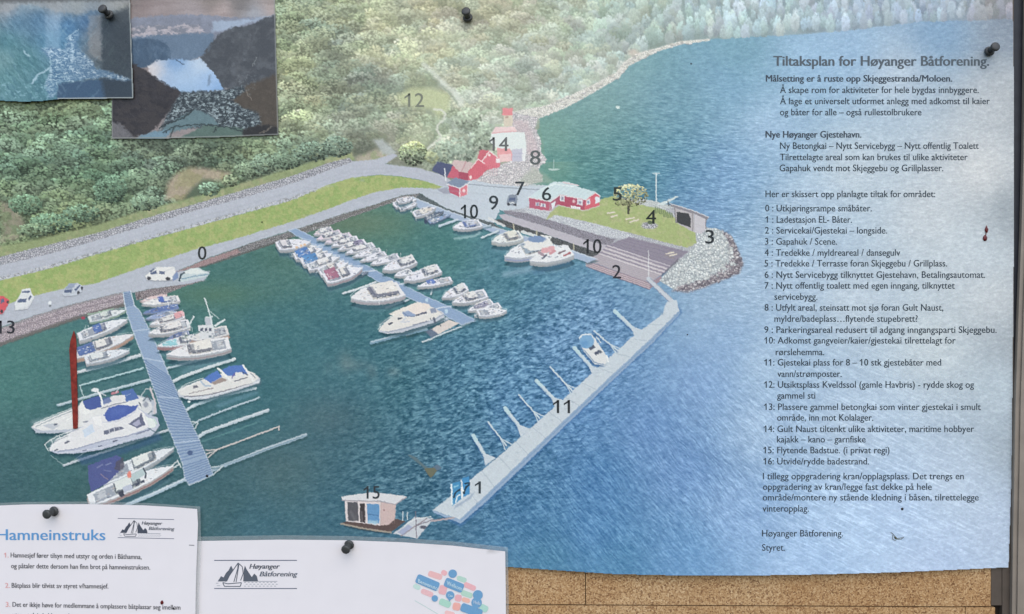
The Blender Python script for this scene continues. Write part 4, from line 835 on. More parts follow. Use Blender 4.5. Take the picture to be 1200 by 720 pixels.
cpy = P.part('printed_canopy', b); face([(103, 546), (120, 539), (136, 534), (142, 536), (140, 552), (126, 566), (107, 577), (104, 566)], '#565f92', cpy)
for p0, p1, c_ in (((114, 548), (120, 545), '#8d94b6'), ((118, 556), (126, 562), '#9a8a9a'), ((124, 545), (130, 543), '#9aa2c0'), ((122, 551), (130, 553), '#7b82aa')): P.put(P.line([p0, p1], 1.3, 1.2), c_, None, .7)
face([(136, 542), (144, 536), (146, 548), (140, 552), (134, 550)], '#565566', b, 1, .8)
b = boat((204, 551), (104, 592), 18, LN, 5, '#c7bcbc', '#dcdcdd', (.3, .6, '#d9dee0'), '#4e5666', None, '#8f6b70', lab='white printed wheelhouse boat cut off by the notice sheet')
face([(152, 558), (168, 549), (171, 556), (156, 565)], '#b6c6cc', b); P.put(P.line([(168, 549), (171.5, 556), (170, 560)], 1.4, 1), '#3c4352', b); P.put(P.ell(151.5, 556.5, 2.6, 4, 1.2), '#dd8a80', b); face([(138, 578), (144, 574), (146, 581), (141, 583)], '#474c5c', b)
face([(158, 567), (163, 565), (164, 568), (159, 570)], '#4e5566', b); face([(165, 564), (169, 562), (170, 565), (166, 567)], '#4e5566', b); face([(143, 572), (153, 567), (156, 573), (146, 578)], '#b9bfd2', b)
# middle pontoon, upper side
for bw, st, w_, hl, kw in (((368, 277), (389, 270), 8, 2, {'deck': '#d9cdd4'}), ((371, 283), (399, 274), 8, 2, {'deck': '#d8c9d2'}), ((380, 287), (411, 277), 8, 2, {'deck': '#d8ccd4'}), ((388, 291), (419, 281), 8, 2.2, {}), ((396, 295), (428, 285), 8, 2.2, {'canopy': [(.1, .4, .7, 1, '#8a85a0')]}), ((405, 299), (438, 289), 8, 2.2, {}), ((413, 303), (446, 295), 7, 2, {'cabin': None}), ((422, 308), (452, 299), 7, 2, {'cabin': None}), ((434, 312), (467, 302), 8, 2.2, {'cabin': None}),
                        ((448, 320), (486, 307), 13, 3.5, {'cabin': (.04, .5, '#dcdbdf')}), ((462, 326), (482, 320), 8, 2.5, {'cabin': None}), ((473, 332), (515, 318), 13, 3.5, {'cabin': (.08, .46, '#dcdbdf')}), ((489, 339), (529, 330), 8, 3, {'cabin': None, 'canopy': [(.5, .72, .8, 2, '#6a80bc')]}), ((518, 352), (547, 339), 12, 3, {'cabin': (.1, .5, '#d9dbe0')}), ((530, 358), (570, 347), 13, 3.5, {'cabin': (.3, .66, '#e0dfe2')}), ((548, 367), (577, 356), 9, 2.5, {'canopy': [(.2, .7, .6, .5, '#8f8fa8')]}), ((556, 373), (586, 360), 9, 2.5, {'cabin': None})):
    boat(bw, st, w_, (.55, .82), hl, **kw)
for bw, st, w_, hl, kw in (((371, 291), (338, 298), 9, 2.5, {'cabin': None}), ((384, 297), (350, 308), 8, 2.5, {}), ((394, 303), (358, 314), 9, 2.5, {'cabin': (.3, .6, '#dcd8d8')}), ((403, 308), (368, 319), 9, 2.5, {}), ((413, 313), (382, 323), 9, 2.5, {'cabin': None}), ((432, 320), (404, 330), 5, 1.5, {'deck': '#6f7f92', 'hull': '#5d7080', 'cabin': None})): boat(bw, st, w_, (.5, .86), hl, **kw)
boat((594, 367), (560, 370), 10, (.45, .9), 2.8, '#c9cdd6', '#dddcdf', None)
# middle pontoon, lower side
for bw, st, w_, hl, kw in (((364, 287), (325, 292), 13, 3.5, {'cabin': (.1, .4, '#d6d2da')}), ((378, 294), (345, 304), 11, 3, {'canopy': [(.08, .52, .95, 2, '#5a80ba')]}), ((390, 300), (354, 311), 11, 3, {'canopy': [(.06, .48, .95, 2, '#5f8cc0')]}), ((398, 304), (361, 317), 10, 3, {}), ((408, 311), (374, 322), 11, 3, {'cabin': (.3, .6, '#dcd8d8')}), ((425, 318), (381, 331), 15, 4, {'cabin': (.4, .62, '#dedadb'), 'canopy': [(.02, .32, .9, 4, '#a5758c')], 'stripe': '#98808c'})):
    boat(bw, st, w_, (.5, .86), hl, **kw)
for x_, y_ in ((348, 290), (353, 288), (357, 287)): P.put(P.ell(x_, y_, 1.7, 1.3, 1), '#e0b48c', None, .8)
b = boat((411, 354), (470, 343), 23, (.55, .83), 4.5, '#c9ccd6', '#dddada', (.1, .62, '#e2dedd'), '#646a80', None, '#a49aa6', rail=True, lab='white printed cruiser below the middle pontoon')
b = big('largest printed cruiser at the middle pontoon, round cabin top', [(443.5, 388.5), (446, 383.6), (458, 372), (466, 366), (477, 361), (492, 354), (509, 361), (520, 367), (521, 372), (509, 378), (472.5, 389.5), (454, 391.6)], [(444, 387.5), (446.5, 383), (458, 372), (466, 366.5), (477, 361), (492, 354.5), (508, 361), (519, 367.5), (508, 374), (472.5, 385), (454, 388.6)], '#bbc1ce', '#dfdcdb')
face([(456, 368), (472, 361), (490, 353.5), (492, 356), (476, 363), (462, 371)], '#e3ddda', b)
face([(477, 363), (484, 357), (496, 355), (503, 357), (504, 361), (497, 366.5), (487, 369.5), (479, 368)], '#e6dbd7', b)
det(b, [([(471, 367), (478, 364), (488, 369.5), (484, 371.5), (474, 371)], None, '#93a4c4'), ([(472, 366), (478, 371), (486, 371)], .9, '#6b7a98', .8), ([(488, 369.8), (499, 366.5)], 2, '#555c72'), ([(492, 368.5), (493, 370.5)], .7, '#d8d6da'), ([(467, 374), (470, 373)], 2.2, '#4f5568'), ([(456, 380), (459, 378.8)], 2.2, '#4f5568'), ([(476, 373), (470, 378), (480, 377)], 1.5, '#c3c8d6', .8), ([(452, 389.5), (472, 385.8), (508, 374.8), (520, 369)], .9, '#8c92a8', .9), ([(445, 381.5), (452, 375), (462, 368.5)], .7, '#f0f1f3'), ([(443, 386), (446, 382.5)], .7, '#eceef0'), ([(447, 379.5), (456, 372)], .7, '#5d727e', .7), ([(484, 381), (500, 376.5)], .9, '#6a7286', .7), ([(508, 373), (510, 378)], 2.4, '#565d70', .8), ([(504, 362), (510, 361), (512, 366), (505, 367)], None, '#7a86a2', .8), ([(512, 364), (518, 367.5)], 1.2, '#c6c4ca')])
p_mat = P.part('printed_raft'); face([(505, 386), (526, 375), (538, 379), (514, 392)], '#d5ccca', p_mat); P.put(P.poly([(498, 389), (506, 385), (514, 392), (506, 396)], 1.5), '#77788f', None, .7)
# upper basin
for bw, st, w_, hl, kw in (((488, 236), (462, 243), 9, 2.5, {}), ((489, 240), (468, 246), 7, 2, {'cabin': None}), ((484, 234), (466, 238), 7, 2, {'cabin': None}), ((511, 246), (485, 254), 9, 2.5, {'canopy': [(.3, .8, .6, .3, '#d5d0cc')]}), ((520, 250), (498, 259), 6, 2, {'deck': '#5f6c7c', 'hull': '#56646f', 'cabin': None}), ((528, 253), (503, 262), 5, 1.6, {'deck': '#8ea0bc', 'hull': '#6a7f9e', 'cabin': None}), ((531, 270), (563, 264), 12, 3, {'cabin': (.2, .62, '#c6cbdc'), 'win': '#5e72a8'})):
    boat(bw, st, w_, (.55, .83), hl, **kw)
P.put(P.line([(533, 280), (556, 277), (562, 273)], 2.5, 2), '#b3ccd2', None, .6); P.put(P.ell(499, 260, 2, 2.6, 1), '#3f4a66', None, .8)
boat((576, 287), (611, 279), 14, (.55, .83), 4, '#cdd2d6', '#dbdcd8', (.15, .55, '#dddcd6'), '#6f7684')
P.put(P.line([(612, 272), (628, 277)], 3.4, 1), '#dfe4e8', None, .9)
b = boat((591, 306), (646, 289), 20, (.5, .86), 5, '#c6cbda', '#dededf', (.2, .6, '#e2e1e2'), '#8ea0b4', None, '#8f9ac0', lab='white printed cruiser with a round blue sun top')
face([(613, 290), (620, 281), (642, 280), (648, 286), (640, 292), (622, 294)], '#e0dfe0', b); cpy = P.part('printed_canopy', b); P.put(P.ell(629.5, 280.5, 10.5, 3.8, 1), '#7d93b8', cpy); P.put(P.line([(634, 276), (646, 278), (642, 285)], 1.6, 1), '#e6e6e8', b)
b = boat((621, 311), (669, 298), 18, (.55, .83), 5, '#c9ced6', '#dddcdc', None, cock=False, lab='white printed open boat with pink seats')
for p0, p1, w_, c_ in (((637, 294), (648, 291), 6, '#d8a3ab'), ((632, 296), (638, 300), 3, '#9c8a96'), ((645, 297), (650, 294), 3, '#c98f98'), ((636, 303), (640, 299), 2, '#5d6272'), ((655, 297), (662, 294), 2, '#75606a'), ((661, 300), (668, 296.5), 2, '#a55f66'), ((638, 288), (644, 287), 1.6, '#e3e6ea'), ((650, 287), (651, 293), 1.4, '#e6e8ec')): P.put(P.line([p0, p1], w_, 1), c_, b, .9)
P.put(P.line([(592, 322), (622, 316)], 7, 5), '#a9c0d6', None, .45); P.put(P.line([(560, 318), (580, 313)], 4, 4), '#8fb0c0', None, .3); P.put(P.line([(626, 320), (668, 308)], 5, 4), '#3f678c', None, .4)
for x0_, y0_, x1_, y1_, n_ in ((372, 268, 452, 298, 46), (338, 296, 384, 326, 34), (95, 366, 110, 425, 18), (196, 352, 232, 400, 26), (462, 240, 520, 262, 22), (455, 300, 590, 368, 40), (440, 350, 520, 380, 12)):
    for _ in range(n_):
        t_ = rng.uniform(); x_ = x0_ + (x1_ - x0_) * t_ + rng.normal(0, 3); y_ = y0_ + (y1_ - y0_) * t_ + rng.normal(0, 2.5)
        k_ = rng.integers(3)
        if k_ == 0: P.put(P.line([(x_, y_), (x_ + rng.uniform(-1, 1), y_ - rng.uniform(2, 5))], .6, .9), '#e3e6ec', None, .7)
        else: P.put(P.ell(x_, y_, rng.uniform(.5, 1.1), rng.uniform(.5, 1), .8), ['#3f4c5e', '#e9e9ee', '#6a7388'][rng.integers(3)], None, .75)
# joints and stains on the outer pier
for t_ in np.linspace(.06, .94, 12):
    a_ = np.array([529, 581]) + (np.array([777, 368]) - np.array([529, 581])) * t_; b_ = np.array([545, 604]) + (np.array([792, 366]) - np.array([545, 604])) * t_
    P.put(P.line([a_, b_], .7, 1), '#9aa8b8', None, .55)
for _ in range(70):
    t_ = rng.uniform(); x_ = 535 + 245 * t_ + rng.normal(0, 5); y_ = 592 - 225 * t_ + rng.normal(0, 5); P.put(P.ell(x_, y_, rng.uniform(.6, 2.5), rng.uniform(.4, 1.4), 1.5), ['#aab4c0', '#d6dde5', '#98a5b3'][rng.integers(3)], None, .3)
# roads: tyre marks and patches
for l_, w_ in (([(-20, 322), (113, 290), (227, 257), (340, 226), (413, 199), (470, 197)], 1.2), ([(-20, 328), (113, 295), (227, 262), (340, 231), (413, 204), (470, 201)], 1.0), ([(0, 376), (87, 348), (160, 330), (260, 294), (340, 265), (440, 232), (500, 224), (560, 236)], 1.1), ([(0, 370), (87, 343), (160, 322), (260, 288), (340, 262), (440, 229), (500, 221), (570, 228)], .9)): P.put(P.line(l_, w_, 2), '#a6abb8', None, .35)
for _ in range(60):
    t_ = rng.uniform(); x_ = 20 + 440 * t_; y_ = (np.interp(x_, [0, 340, 460], [322, 228, 200]) if rng.uniform() < .5 else np.interp(x_, [0, 340, 470], [372, 265, 225])) + rng.normal(0, 3); P.put(P.ell(x_, y_, rng.uniform(1, 7), rng.uniform(.6, 1.8), 2), ['#a9adba', '#c6cad6'][rng.integers(2)], None, .3)
# boat at the outer pier
b = P.part('printed_boat', None, 'white printed boat with a round blue canopy at the outer pier')
P.put(P.poly([(680, 402), (684, 416), (697, 430), (708, 430), (702, 420)], 2.5), '#2c4f80', None, .55)
face([(678.6, 397), (684, 393), (694, 393), (697, 397), (712, 419), (711, 425), (707, 428.5), (697, 427), (684, 412)], '#d9dbdf', b)
cpy = P.part('printed_canopy', b); P.put(P.ell(687.5, 400.5, 8.6, 8.2, 1), '#7fa8cf', cpy); P.put(P.ell(685, 403, 4.5, 4, 3), '#6795c4', cpy, .7); P.put(P.line([(679, 396), (683, 392.5), (692, 392)], 1.3, 1), '#e9ecef', b)
face([(690, 408), (695, 404.5), (698, 407), (692.5, 411)], '#576074', b); face([(696, 414), (701.5, 410), (704, 413), (698.5, 417)], '#576074', b); face([(703, 410), (706, 413), (704, 415), (702, 412)], '#636b7c', b)
P.put(P.line([(685, 411), (697, 425), (707, 427.5)], 1.2, 1), '#6f87a8', b, .8); P.put(P.line([(711, 417), (713, 424)], 2, 1), '#e3e6ea', b)
P.put(P.line([(699, 395), (704, 402)], 1.2, 1), '#d0d8e0', b)
# boat on the slipway
b = P.part('printed_boat', None, 'printed speedboat on the slipway behind the white van')
face([(209, 329), (210, 322), (222, 315), (232, 314), (246, 320.5), (243, 324), (226, 328), (214, 331)], '#c3cfd6', b); face([(212, 321), (224, 315), (231, 315), (243, 320), (228, 321)], '#dce2e4', b); P.put(P.line([(213, 327), (228, 324), (244, 321.5)], 1.2, 1), '#7f9db2', b); P.put(P.line([(210, 329), (212, 322), (216, 320)], 2, 1), '#41505e', b)
# small craft out on the fjord
p_sail = P.part('printed_sailboat'); P.put(P.poly([(642, 197.8), (656, 197.8), (654, 200), (644, 200)], 1), '#c9d9d9', p_sail, .8); P.put(P.line([(649, 188), (649, 198)], 1.0, 1), '#b9cccc', p_sail, .7)
p_buoy = P.part('printed_buoy'); P.put(P.ell(724, 126, 2.2, 1.6, 1), '#d5e3e3', p_buoy); P.put(P.ell(810, 75, 1, 1, 1), '#3c4a55', None)
# blue charging cabinets and the floating sauna
i = P.part('printed_charging_post', None, 'two blue printed charging cabinets on the outer pier'); P.put(P.poly([(533, 593), (545, 586), (556, 577), (552, 584), (540, 592), (532, 597)], 1.5), '#93a3bb', None, .7)
face([(529, 567), (539.5, 564), (540.5, 585), (530, 593)], '#4d8fbe', i); face([(541.4, 561), (550, 558), (550.6, 579.4), (542.4, 583)], '#4a8cc0', i); face([(528, 568), (530, 567), (531, 592), (529, 592)], '#dce6ec', i); face([(540, 563), (541.6, 562), (542.6, 583), (541, 585)], '#dbe4ea', i)
for l_, c_, w_ in (([(532, 583), (534, 577), (539, 574)], '#2c3a48', 1.8), ([(534, 589), (536, 582), (539, 580)], '#dce6ec', 1.4), ([(543.5, 578), (546, 571), (550, 568)], '#26333f', 2), ([(545, 567), (550, 566)], '#26333f', 1.6), ([(541, 572), (543, 576)], '#e6ecf0', 1.8), ([(532, 571), (537, 569)], '#8ec3dc', 1.4)): P.put(P.line(l_, w_, 1), c_, i)
s = P.part('printed_sauna_raft', None, 'printed floating sauna with flat white roof and glass doors'); sw = P.part('printed_window', s); sr = P.part('printed_roof', s)
face([(400, 614), (405, 611), (446, 614), (464, 608), (475, 611), (458, 624), (428, 620)], '#5e5050', s); P.put(P.line([(400, 614), (428, 620), (458, 624.5)], 2.2, 1), '#9c948c', s); P.put(P.line([(404, 617), (430, 622), (456, 626)], 1.5, 1.5), '#26343f', None, .6)
face([(404, 587), (446, 588), (446, 616), (405, 611)], '#d5ccd0', s); face([(445.6, 589), (464, 589), (463, 608), (456, 615), (446, 616)], '#c9b4b4', s)
x_ = np.arange(447, 463, 2.2)
for u in x_: P.put(P.line([(u, 590), (u, 614)], .5, 1), '#b09a9c', None, .4)
P.put(P.ell(450, 598, 1, 1.2, 1), '#8d6f72', None, .8)
face([(407, 588.5), (419, 588.5), (420.5, 611), (408, 610.5)], '#5a5a62', sw); face([(421.5, 590), (427.5, 590), (428, 613), (422, 612)], '#433f44', sw); face([(430, 590.5), (444.4, 591), (444.4, 614), (431, 613)], '#6793bf', sw)
P.put(P.line([(433, 612), (441, 612.5)], 4, 2), '#b3d0de', None, .7); P.put(P.line([(432, 603), (443, 604)], 1, 1), '#3d5f86', None, .6); P.put(P.line([(424, 600), (424.3, 611)], 2, 1), '#6f6a70', None, .7)
P.put(P.line([(411, 600), (416, 609)], 3, 3), '#7a7a80', None, .5)
face([(400, 582.5), (420, 579), (434, 577.5), (455, 579), (476.5, 582), (464, 591), (446, 587.5), (401, 586.5)], '#d3d3da', sr); P.put(P.line([(401, 586.6), (446, 588), (464, 591.4), (476, 583)], 1.2, 1), '#a79fa8', sr)
i = P.part('printed_gangway', s); face([(461, 625.5), (486, 606), (508, 608), (489, 631.5)], '#c3c8d2', i); P.put(P.line([(470, 628), (500, 608)], 1.3, 1), '#8a7f88', i); P.put(P.poly([(466, 624), (478, 615), (483, 618), (472, 627)], 1.5), '#9aa3c4', i, .8)
for l_ in ([(487, 600), (488, 630)], [(488, 616), (505, 610), (530, 606.5)], [(473, 616), (488, 608), (505, 606)], [(472, 600), (472, 610)], [(477.5, 601), (477.5, 609)]): P.put(P.line(l_, 1, 1), '#77707e' if l_[0][0] > 480 else '#d8dde2', i)
P.put(P.line([(506, 611), (532, 607)], 2, 1), '#b0a6ac', i); P.put(P.ell(496, 618, 4, 2, 1), '#5b5d6c', i)

# --- faint reflections painted into the water colour as blotches, then ink grain
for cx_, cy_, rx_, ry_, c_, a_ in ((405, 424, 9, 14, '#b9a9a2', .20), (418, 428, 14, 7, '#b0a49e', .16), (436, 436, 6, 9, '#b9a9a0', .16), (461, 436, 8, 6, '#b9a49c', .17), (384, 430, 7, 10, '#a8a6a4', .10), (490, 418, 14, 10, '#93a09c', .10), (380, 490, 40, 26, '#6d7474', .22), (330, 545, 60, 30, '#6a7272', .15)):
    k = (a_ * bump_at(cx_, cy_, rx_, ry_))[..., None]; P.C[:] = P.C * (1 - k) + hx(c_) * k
def rough(cv, amp, sc, sharp, seed):
    dx = (fbm(cv.X / sc, cv.Y / sc, seed, 2) - .5) * 2 * amp; dy = (fbm(cv.X / sc, cv.Y / sc, seed + 3, 2) - .5) * 2 * amp
    gx = np.clip(np.arange(cv.w)[None] + dx * cv.R, 0, cv.w - 1.001); gy = np.clip(np.arange(cv.h)[:, None] + dy * cv.R, 0, cv.h - 1.001)
    j, i = gx.astype(int), gy.astype(int); tx = (gx - j)[..., None]; ty = (gy - i)[..., None]; C = cv.C
    cv.L = cv.L[np.round(gy).astype(int), np.round(gx).astype(int)]
    C = (C[i, j] * (1 - tx) + C[i, j + 1] * tx) * (1 - ty) + (C[i + 1, j] * (1 - tx) + C[i + 1, j + 1] * tx) * ty
    p = np.pad(C, ((1, 1), (1, 1), (0, 0)), mode='edge'); b = sum(p[1 + u:p.shape[0] - 1 + u, 1 + v:p.shape[1] - 1 + v] for u in (-1, 0, 1) for v in (-1, 0, 1)) / 9
    cv.C = np.clip(C + (sharp if np.isscalar(sharp) else sharp[..., None]) * (C - b), 0, 1)
rough(P, .75, 2.2, np.where(P.L == p_hill, np.interp(X, [0, 330, 420], [.5, .3, -.25]), .9), 201)
P.C *= (1 + .05 * (fbm(X / 2.2, Y / 1.8, 207, 2) - .5))[..., None]
g = rng.normal(0, .011, P.C.shape[:2])[..., None] + rng.normal(0, .005, P.C.shape); P.C += g
# outline of the sheet (its free lower edge is bowed)
edge = [(-13.5, -13.5), (1186.2, -13.5), (1188, 120), (1187.8, 270), (1186.5, 420), (1185, 560), (1181.5, 664.6), (1120, 667.5), (1050, 670.5), (960, 673), (880, 674.2), (800, 674.3), (720, 672.6), (650, 668), (600, 664.5), (560, 662), (-13.5, 662)]
q, m = P.poly(edge, 1.0)
out = np.ones(P.L.shape, bool); out[q] = m < 0.5; P.L[out] = -1

poster = thing('poster', 'large faded aerial harbour poster with Norwegian plan text on the right', 'poster', world(600, 672, 0.0))
Z_POSTER = 0.0016
made = P.build(poster, M_PRINT, lambda x, y: Z_POSTER + bulge(x, y), poster)

# ------------------------------------------------------------------ lettering
def glyphs(txt, bold=0.0, shear=0.0):
    cu = bpy.data.curves.new('lettering', 'FONT'); cu.body = txt; cu.resolution_u = 3; cu.offset = bold; cu.shear = shear
    o = bpy.data.objects.new('lettering', cu); COL.objects.link(o)
    dg = bpy.context.evaluated_depsgraph_get(); dg.update()
    me = bpy.data.meshes.new_from_object(o.evaluated_get(dg))
    v = np.zeros(len(me.vertices) * 3); me.vertices.foreach_get('co', v); f = [list(p.vertices) for p in me.polygons]
    bpy.data.objects.remove(o); bpy.data.meshes.remove(me); bpy.data.curves.remove(cu)
    return v.reshape(-1, 3), f
_H, _ = glyphs('H'); CAP = _H[:, 1].max() - _H[:, 1].min()
def write(txt, x0, x1, yb, cap, col, parent, zf, bold=0.0, shear=0.0, dy=0.0, name='text_line', thick=0.00012, wt=0.24):
    v, f = glyphs(txt, 0.0, shear)
    for i_, ch in enumerate(txt):                      # the figure one gets its flag
        if ch == '1':
            xr = glyphs(txt[:i_ + 1])[0][:, 0].max(); w_ = CAP * .125; n = len(v)
            v = np.vstack([v, [(xr - w_ * .4, CAP, 0), (xr - CAP * .40, CAP * .74, 0), (xr - CAP * .40, CAP * .61, 0), (xr - w_ * .4, CAP * .86, 0)]]); f = f + [[n, n + 1, n + 2, n + 3]]
    if bold > .01: wt = max(wt, .085 * cap)
    sx = (x1 - x0 - wt) / (v[:, 0].max() - v[:, 0].min()); px = x0 + (v[:, 0] - v[:, 0].min()) * sx
    py = yb - v[:, 1] / CAP * cap + dy * (px - x0) / max(x1 - x0, 1e-6)
    vs, fs = [], []
    for k_ in range(2 if wt < .8 else 3):
        q_ = px + wt * k_ / (1 if wt < .8 else 2); n = k_ * len(v)
        vs.append(world(q_, py, zf(q_, py) + thick + .00003 * k_)); fs += [[i_ + n for i_ in p_] for p_ in f]
    return link_mesh(name, np.vstack(vs), fs, ink(col), parent)
zP = lambda x, y: Z_POSTER + bulge(x, y)
write('Tiltaksplan for Høyanger Båtforening.', 906.2, 1159.4, 77.2, 11.4, '#59636f', poster, zP, .022, name='title_line')
LINES = [('Målsetting er å ruste opp Skjeggestranda/Moloen.', 897.4, 1116, 95.8, 1), ('Å skape rom for aktiviteter for hele bygdas innbyggere.', 914, 1147, 109.2, 0), ('Å lage et universelt utformet anlegg med adkomst til kaier', 914, 1160, 122.3, 0), ('og båter for alle – også rullestolbrukere', 914, 1080, 135.3, 0),
 ('Nye Høyanger Gjestehavn.', 897, 1009.6, 161.4, 1), ('Ny Betongkai – Nytt Servicebygg – Nytt offentlig Toalett', 914, 1147, 174.7, 0), ('Tilrettelagte areal som kan brukes til ulike aktiviteter', 914, 1134, 187.9, 0), ('Gapahuk vendt mot Skjeggebu og Grillplasser.', 913.5, 1105.5, 200.8, 0),
 ('Her er skissert opp planlagte tiltak for området:', 897, 1096, 231.2, 0), ('0 : Utkjøringsrampe småbåter.', 896.7, 1021.7, 247.9, 0), ('1 : Ladestasjon EL- Båter.', 897, 998.5, 261.2, 0), ('2 : Servicekai/Gjestekai – longside.', 896.5, 1039.7, 273.9, 0), ('3 : Gapahuk / Scene.', 896.5, 981, 286.9, 0), ('4 : Tredekke / myldreareal / dansegulv', 896, 1055, 299.9, 0), ('5 : Tredekke / Terrasse foran Skjeggebu / Grillplass.', 896, 1110, 312.5, 0),
 ('6 : Nytt Servicebygg tilknyttet Gjestehavn, Betalingsautomat.', 896, 1154.5, 325.8, 0), ('7 : Nytt offentlig toalett med egen inngang, tilknyttet', 896, 1119, 338.5, 0), ('servicebygg.', 907.5, 958, 351.5, 0), ('8 : Utfylt areal, steinsatt mot sjø foran Gult Naust,', 896, 1105.5, 364.3, 0), ('myldre/badeplass…flytende stupebrett?', 907.5, 1075.5, 377.3, 0), ('9 : Parkeringsareal redusert til adgang inngangsparti Skjeggebu.', 895.7, 1168, 390.3, 0), ('10: Adkomst gangveier/kaier/gjestekai tilrettelagt for', 895.7, 1120, 402.8, 0), ('rørslehemma.', 909, 966, 416.4, 0),
 ('11: Gjestekai plass for 8 – 10 stk gjestebåter med', 895.5, 1103, 428.6, 0), ('vann/strømposter.', 911, 986.5, 441.9, 0), ('12: Utsiktsplass Kveldssol (gamle Havbris) - rydde skog og', 895.5, 1141.5, 454.6, 0), ('gammel sti', 910.5, 955.5, 467.4, 0), ('13: Plassere gammel betongkai som vinter gjestekai i smult', 895.3, 1149.5, 480.7, 0), ('område, inn mot Kolalager.', 910.7, 1023.5, 493.2, 0), ('14: Gult Naust tiltenkt ulike aktiviteter, maritime hobbyer', 895, 1141.5, 506.5, 0), ('kajakk – kano – garnfiske', 910.5, 1014.5, 518.7, 0), ('15: Flytende Badstue. (i privat regi)', 894.5, 1042.5, 531.4, 0), ('16: Utvide/rydde badestrand.', 894.5, 1018.5, 544.5, 0),
 ('I tillegg oppgradering kran/opplagsplass. Det trengs en', 894, 1129.5, 561.9, 0), ('oppgradering av kran/legge fast dekke på hele', 894, 1092, 574.3, 0), ('område/montere ny stående kledning i båsen, tilrettelegge', 893.7, 1147, 586.7, 0), ('vinteropplag.', 893.5, 948, 599.8, 0), ('Høyanger Båtforening.', 893, 988, 628.9, 0), ('Styret.', 893, 920, 645.6, 0)]
for t, x0, x1, yb, bd in LINES:
    write(t, x0, x1, yb, 7.7, '#37424f' if not bd else '#434d5b', poster, zP, .018 if bd else .004)
for t, x0, x1, yt, yb, c in (('12', 474, 497, 109.5, 125.5, '#7c8178'), ('14', 573, 596, 161, 177, '#686b6e'), ('8', 621, 633.5, 176.5, 193, '#5f6568'), ('7', 603.8, 615, 213, 229, '#3d444b'), ('9', 573, 584, 229.5, 245.8, '#363e45'), ('10', 540, 560.3, 240, 256, '#2d363b'), ('6', 635, 646, 219.5, 235, '#363e43'), ('5', 718, 729, 219.5, 235.3, '#333b3a'), ('4', 757, 769, 246.5, 262.5, '#2b3230'), ('3', 826.5, 837, 269.8, 285.5, '#30363c'), ('2', 717.5, 728, 310.8, 326.5, '#33343c'), ('10', 683.5, 705, 280.5, 297, '#2e3136'), ('0', 231.8, 242, 289, 304.4, '#34383b'), ('13', -5, 17.3, 376, 391, '#33363e'), ('11', 648, 668, 469, 484.4, '#33383e'), ('1', 556.5, 563.5, 564.3, 578.6, '#38414a'), ('15', 426, 445, 569.8, 584.6, '#343a42')):
    write(t, x0, x1, yb, yb - yt, c, poster, zP, 0.0, name='number_mark', wt=.35)

# ------------------------------------------------------------------ two photo prints pinned over the poster's top left corner
A = Canvas(-18, -14, 157, 120, 1.5)
a_mtn = A.part('printed_mountains'); 
AF = [(-5, 2, '#6f7378'), (60, 1, '#7a7c80'), (150, 2, '#8a8a8a'), (10, 10, '#b3b5bf'), (40, 6, '#a3adb6'), (65, 10, '#b9bcc4'), (90, 9, '#9fa6a8'), (140, 6, '#a5a8a8'), (20, 25, '#6489a6'), (45, 20, '#4a7499'), (60, 25, '#7e9fc0'), (80, 30, '#4f7fae'), (100, 25, '#5379a4'), (110, 45, '#7f8894'), (112, 65, '#727b84'), (126, 30, '#4d5c6e'), (140, 40, '#48515a'), (150, 60, '#48505a'), (130, 70, '#4f5b62'), (10, 50, '#5f8c99'), (30, 70, '#628e98'), (10, 90, '#6b949d'), (35, 105, '#68909c'), (60, 45, '#5f8fae'), (80, 50, '#6893b5'), (5, 70, '#7b9ca4'), (50, 100, '#5d8796')]
A.C[:] = field(AF, A.X, A.Y, 4, 3.2)
sl = fbm((A.X + A.Y) / 9, (A.X - A.Y) / 3, 81) - .5; A.C += (.17 * sl + .05 * (fbm(A.X / 2, A.Y / 2, 82) - .5))[..., None]
a_sky = A.part('printed_sky'); A.put(A.poly([(-18, -14), (158, -14), (158, 2), (140, 8), (128, 14), (110, 12), (95, 17), (70, 15), (55, 10), (35, 5), (22, 7), (10, 14), (-18, 16)], 3), '#a9abb0', a_sky, .55)
A.put(A.poly([(-18, -14), (158, -14), (158, 1), (80, 2), (-18, 4)], 4), '#6a6c70', a_sky, .8)
A.put(A.poly([(118, 12), (130, 17), (152, 8), (156, 115), (120, 115), (119, 70)], 5), '#474f58', None, .75)
for x0_, x1_, c_, a_ in ((53, 70, '#b9cde6', .35), (104, 119, '#a9a4a4', .42)): A.put(A.poly([(x0_, 18), (x1_, 18), (x1_, 72), (x0_, 62)], 4), c_, None, a_)  # upright bands of reflection blended into the print colours
a_lake = A.part('printed_fjord'); A.put(A.poly([(68, 98), (90, 96), (118, 93), (158, 95), (158, 120), (66, 120)], 2), '#4c6480', a_lake); A.put(A.poly([(118, 92), (158, 94), (158, 120), (124, 120)], 6), '#3f4750', None, .8)
for _ in range(120):
    x_, y_ = rng.uniform(-14, 118), rng.uniform(18, 112); l_ = rng.uniform(3, 11); d_ = 1 if x_ < 75 else -1
    A.put(A.line([(x_, y_), (x_ + d_ * l_ * .75, y_ + l_)], rng.uniform(.5, 1.8), 2), ['#8fb3c8', '#4a7088', '#a9c6d6', '#3f667f'][rng.integers(4)], None, .28)
for _ in range(50):
    x_, y_ = rng.uniform(122, 154), rng.uniform(16, 90); l_ = rng.uniform(2, 8); A.put(A.line([(x_, y_), (x_ - l_ * .6, y_ + l_)], rng.uniform(.5, 1.5), 1.5), ['#59646c', '#3b434b', '#5f6f72'][rng.integers(3)], None, .35)
a_town = A.part('printed_town')
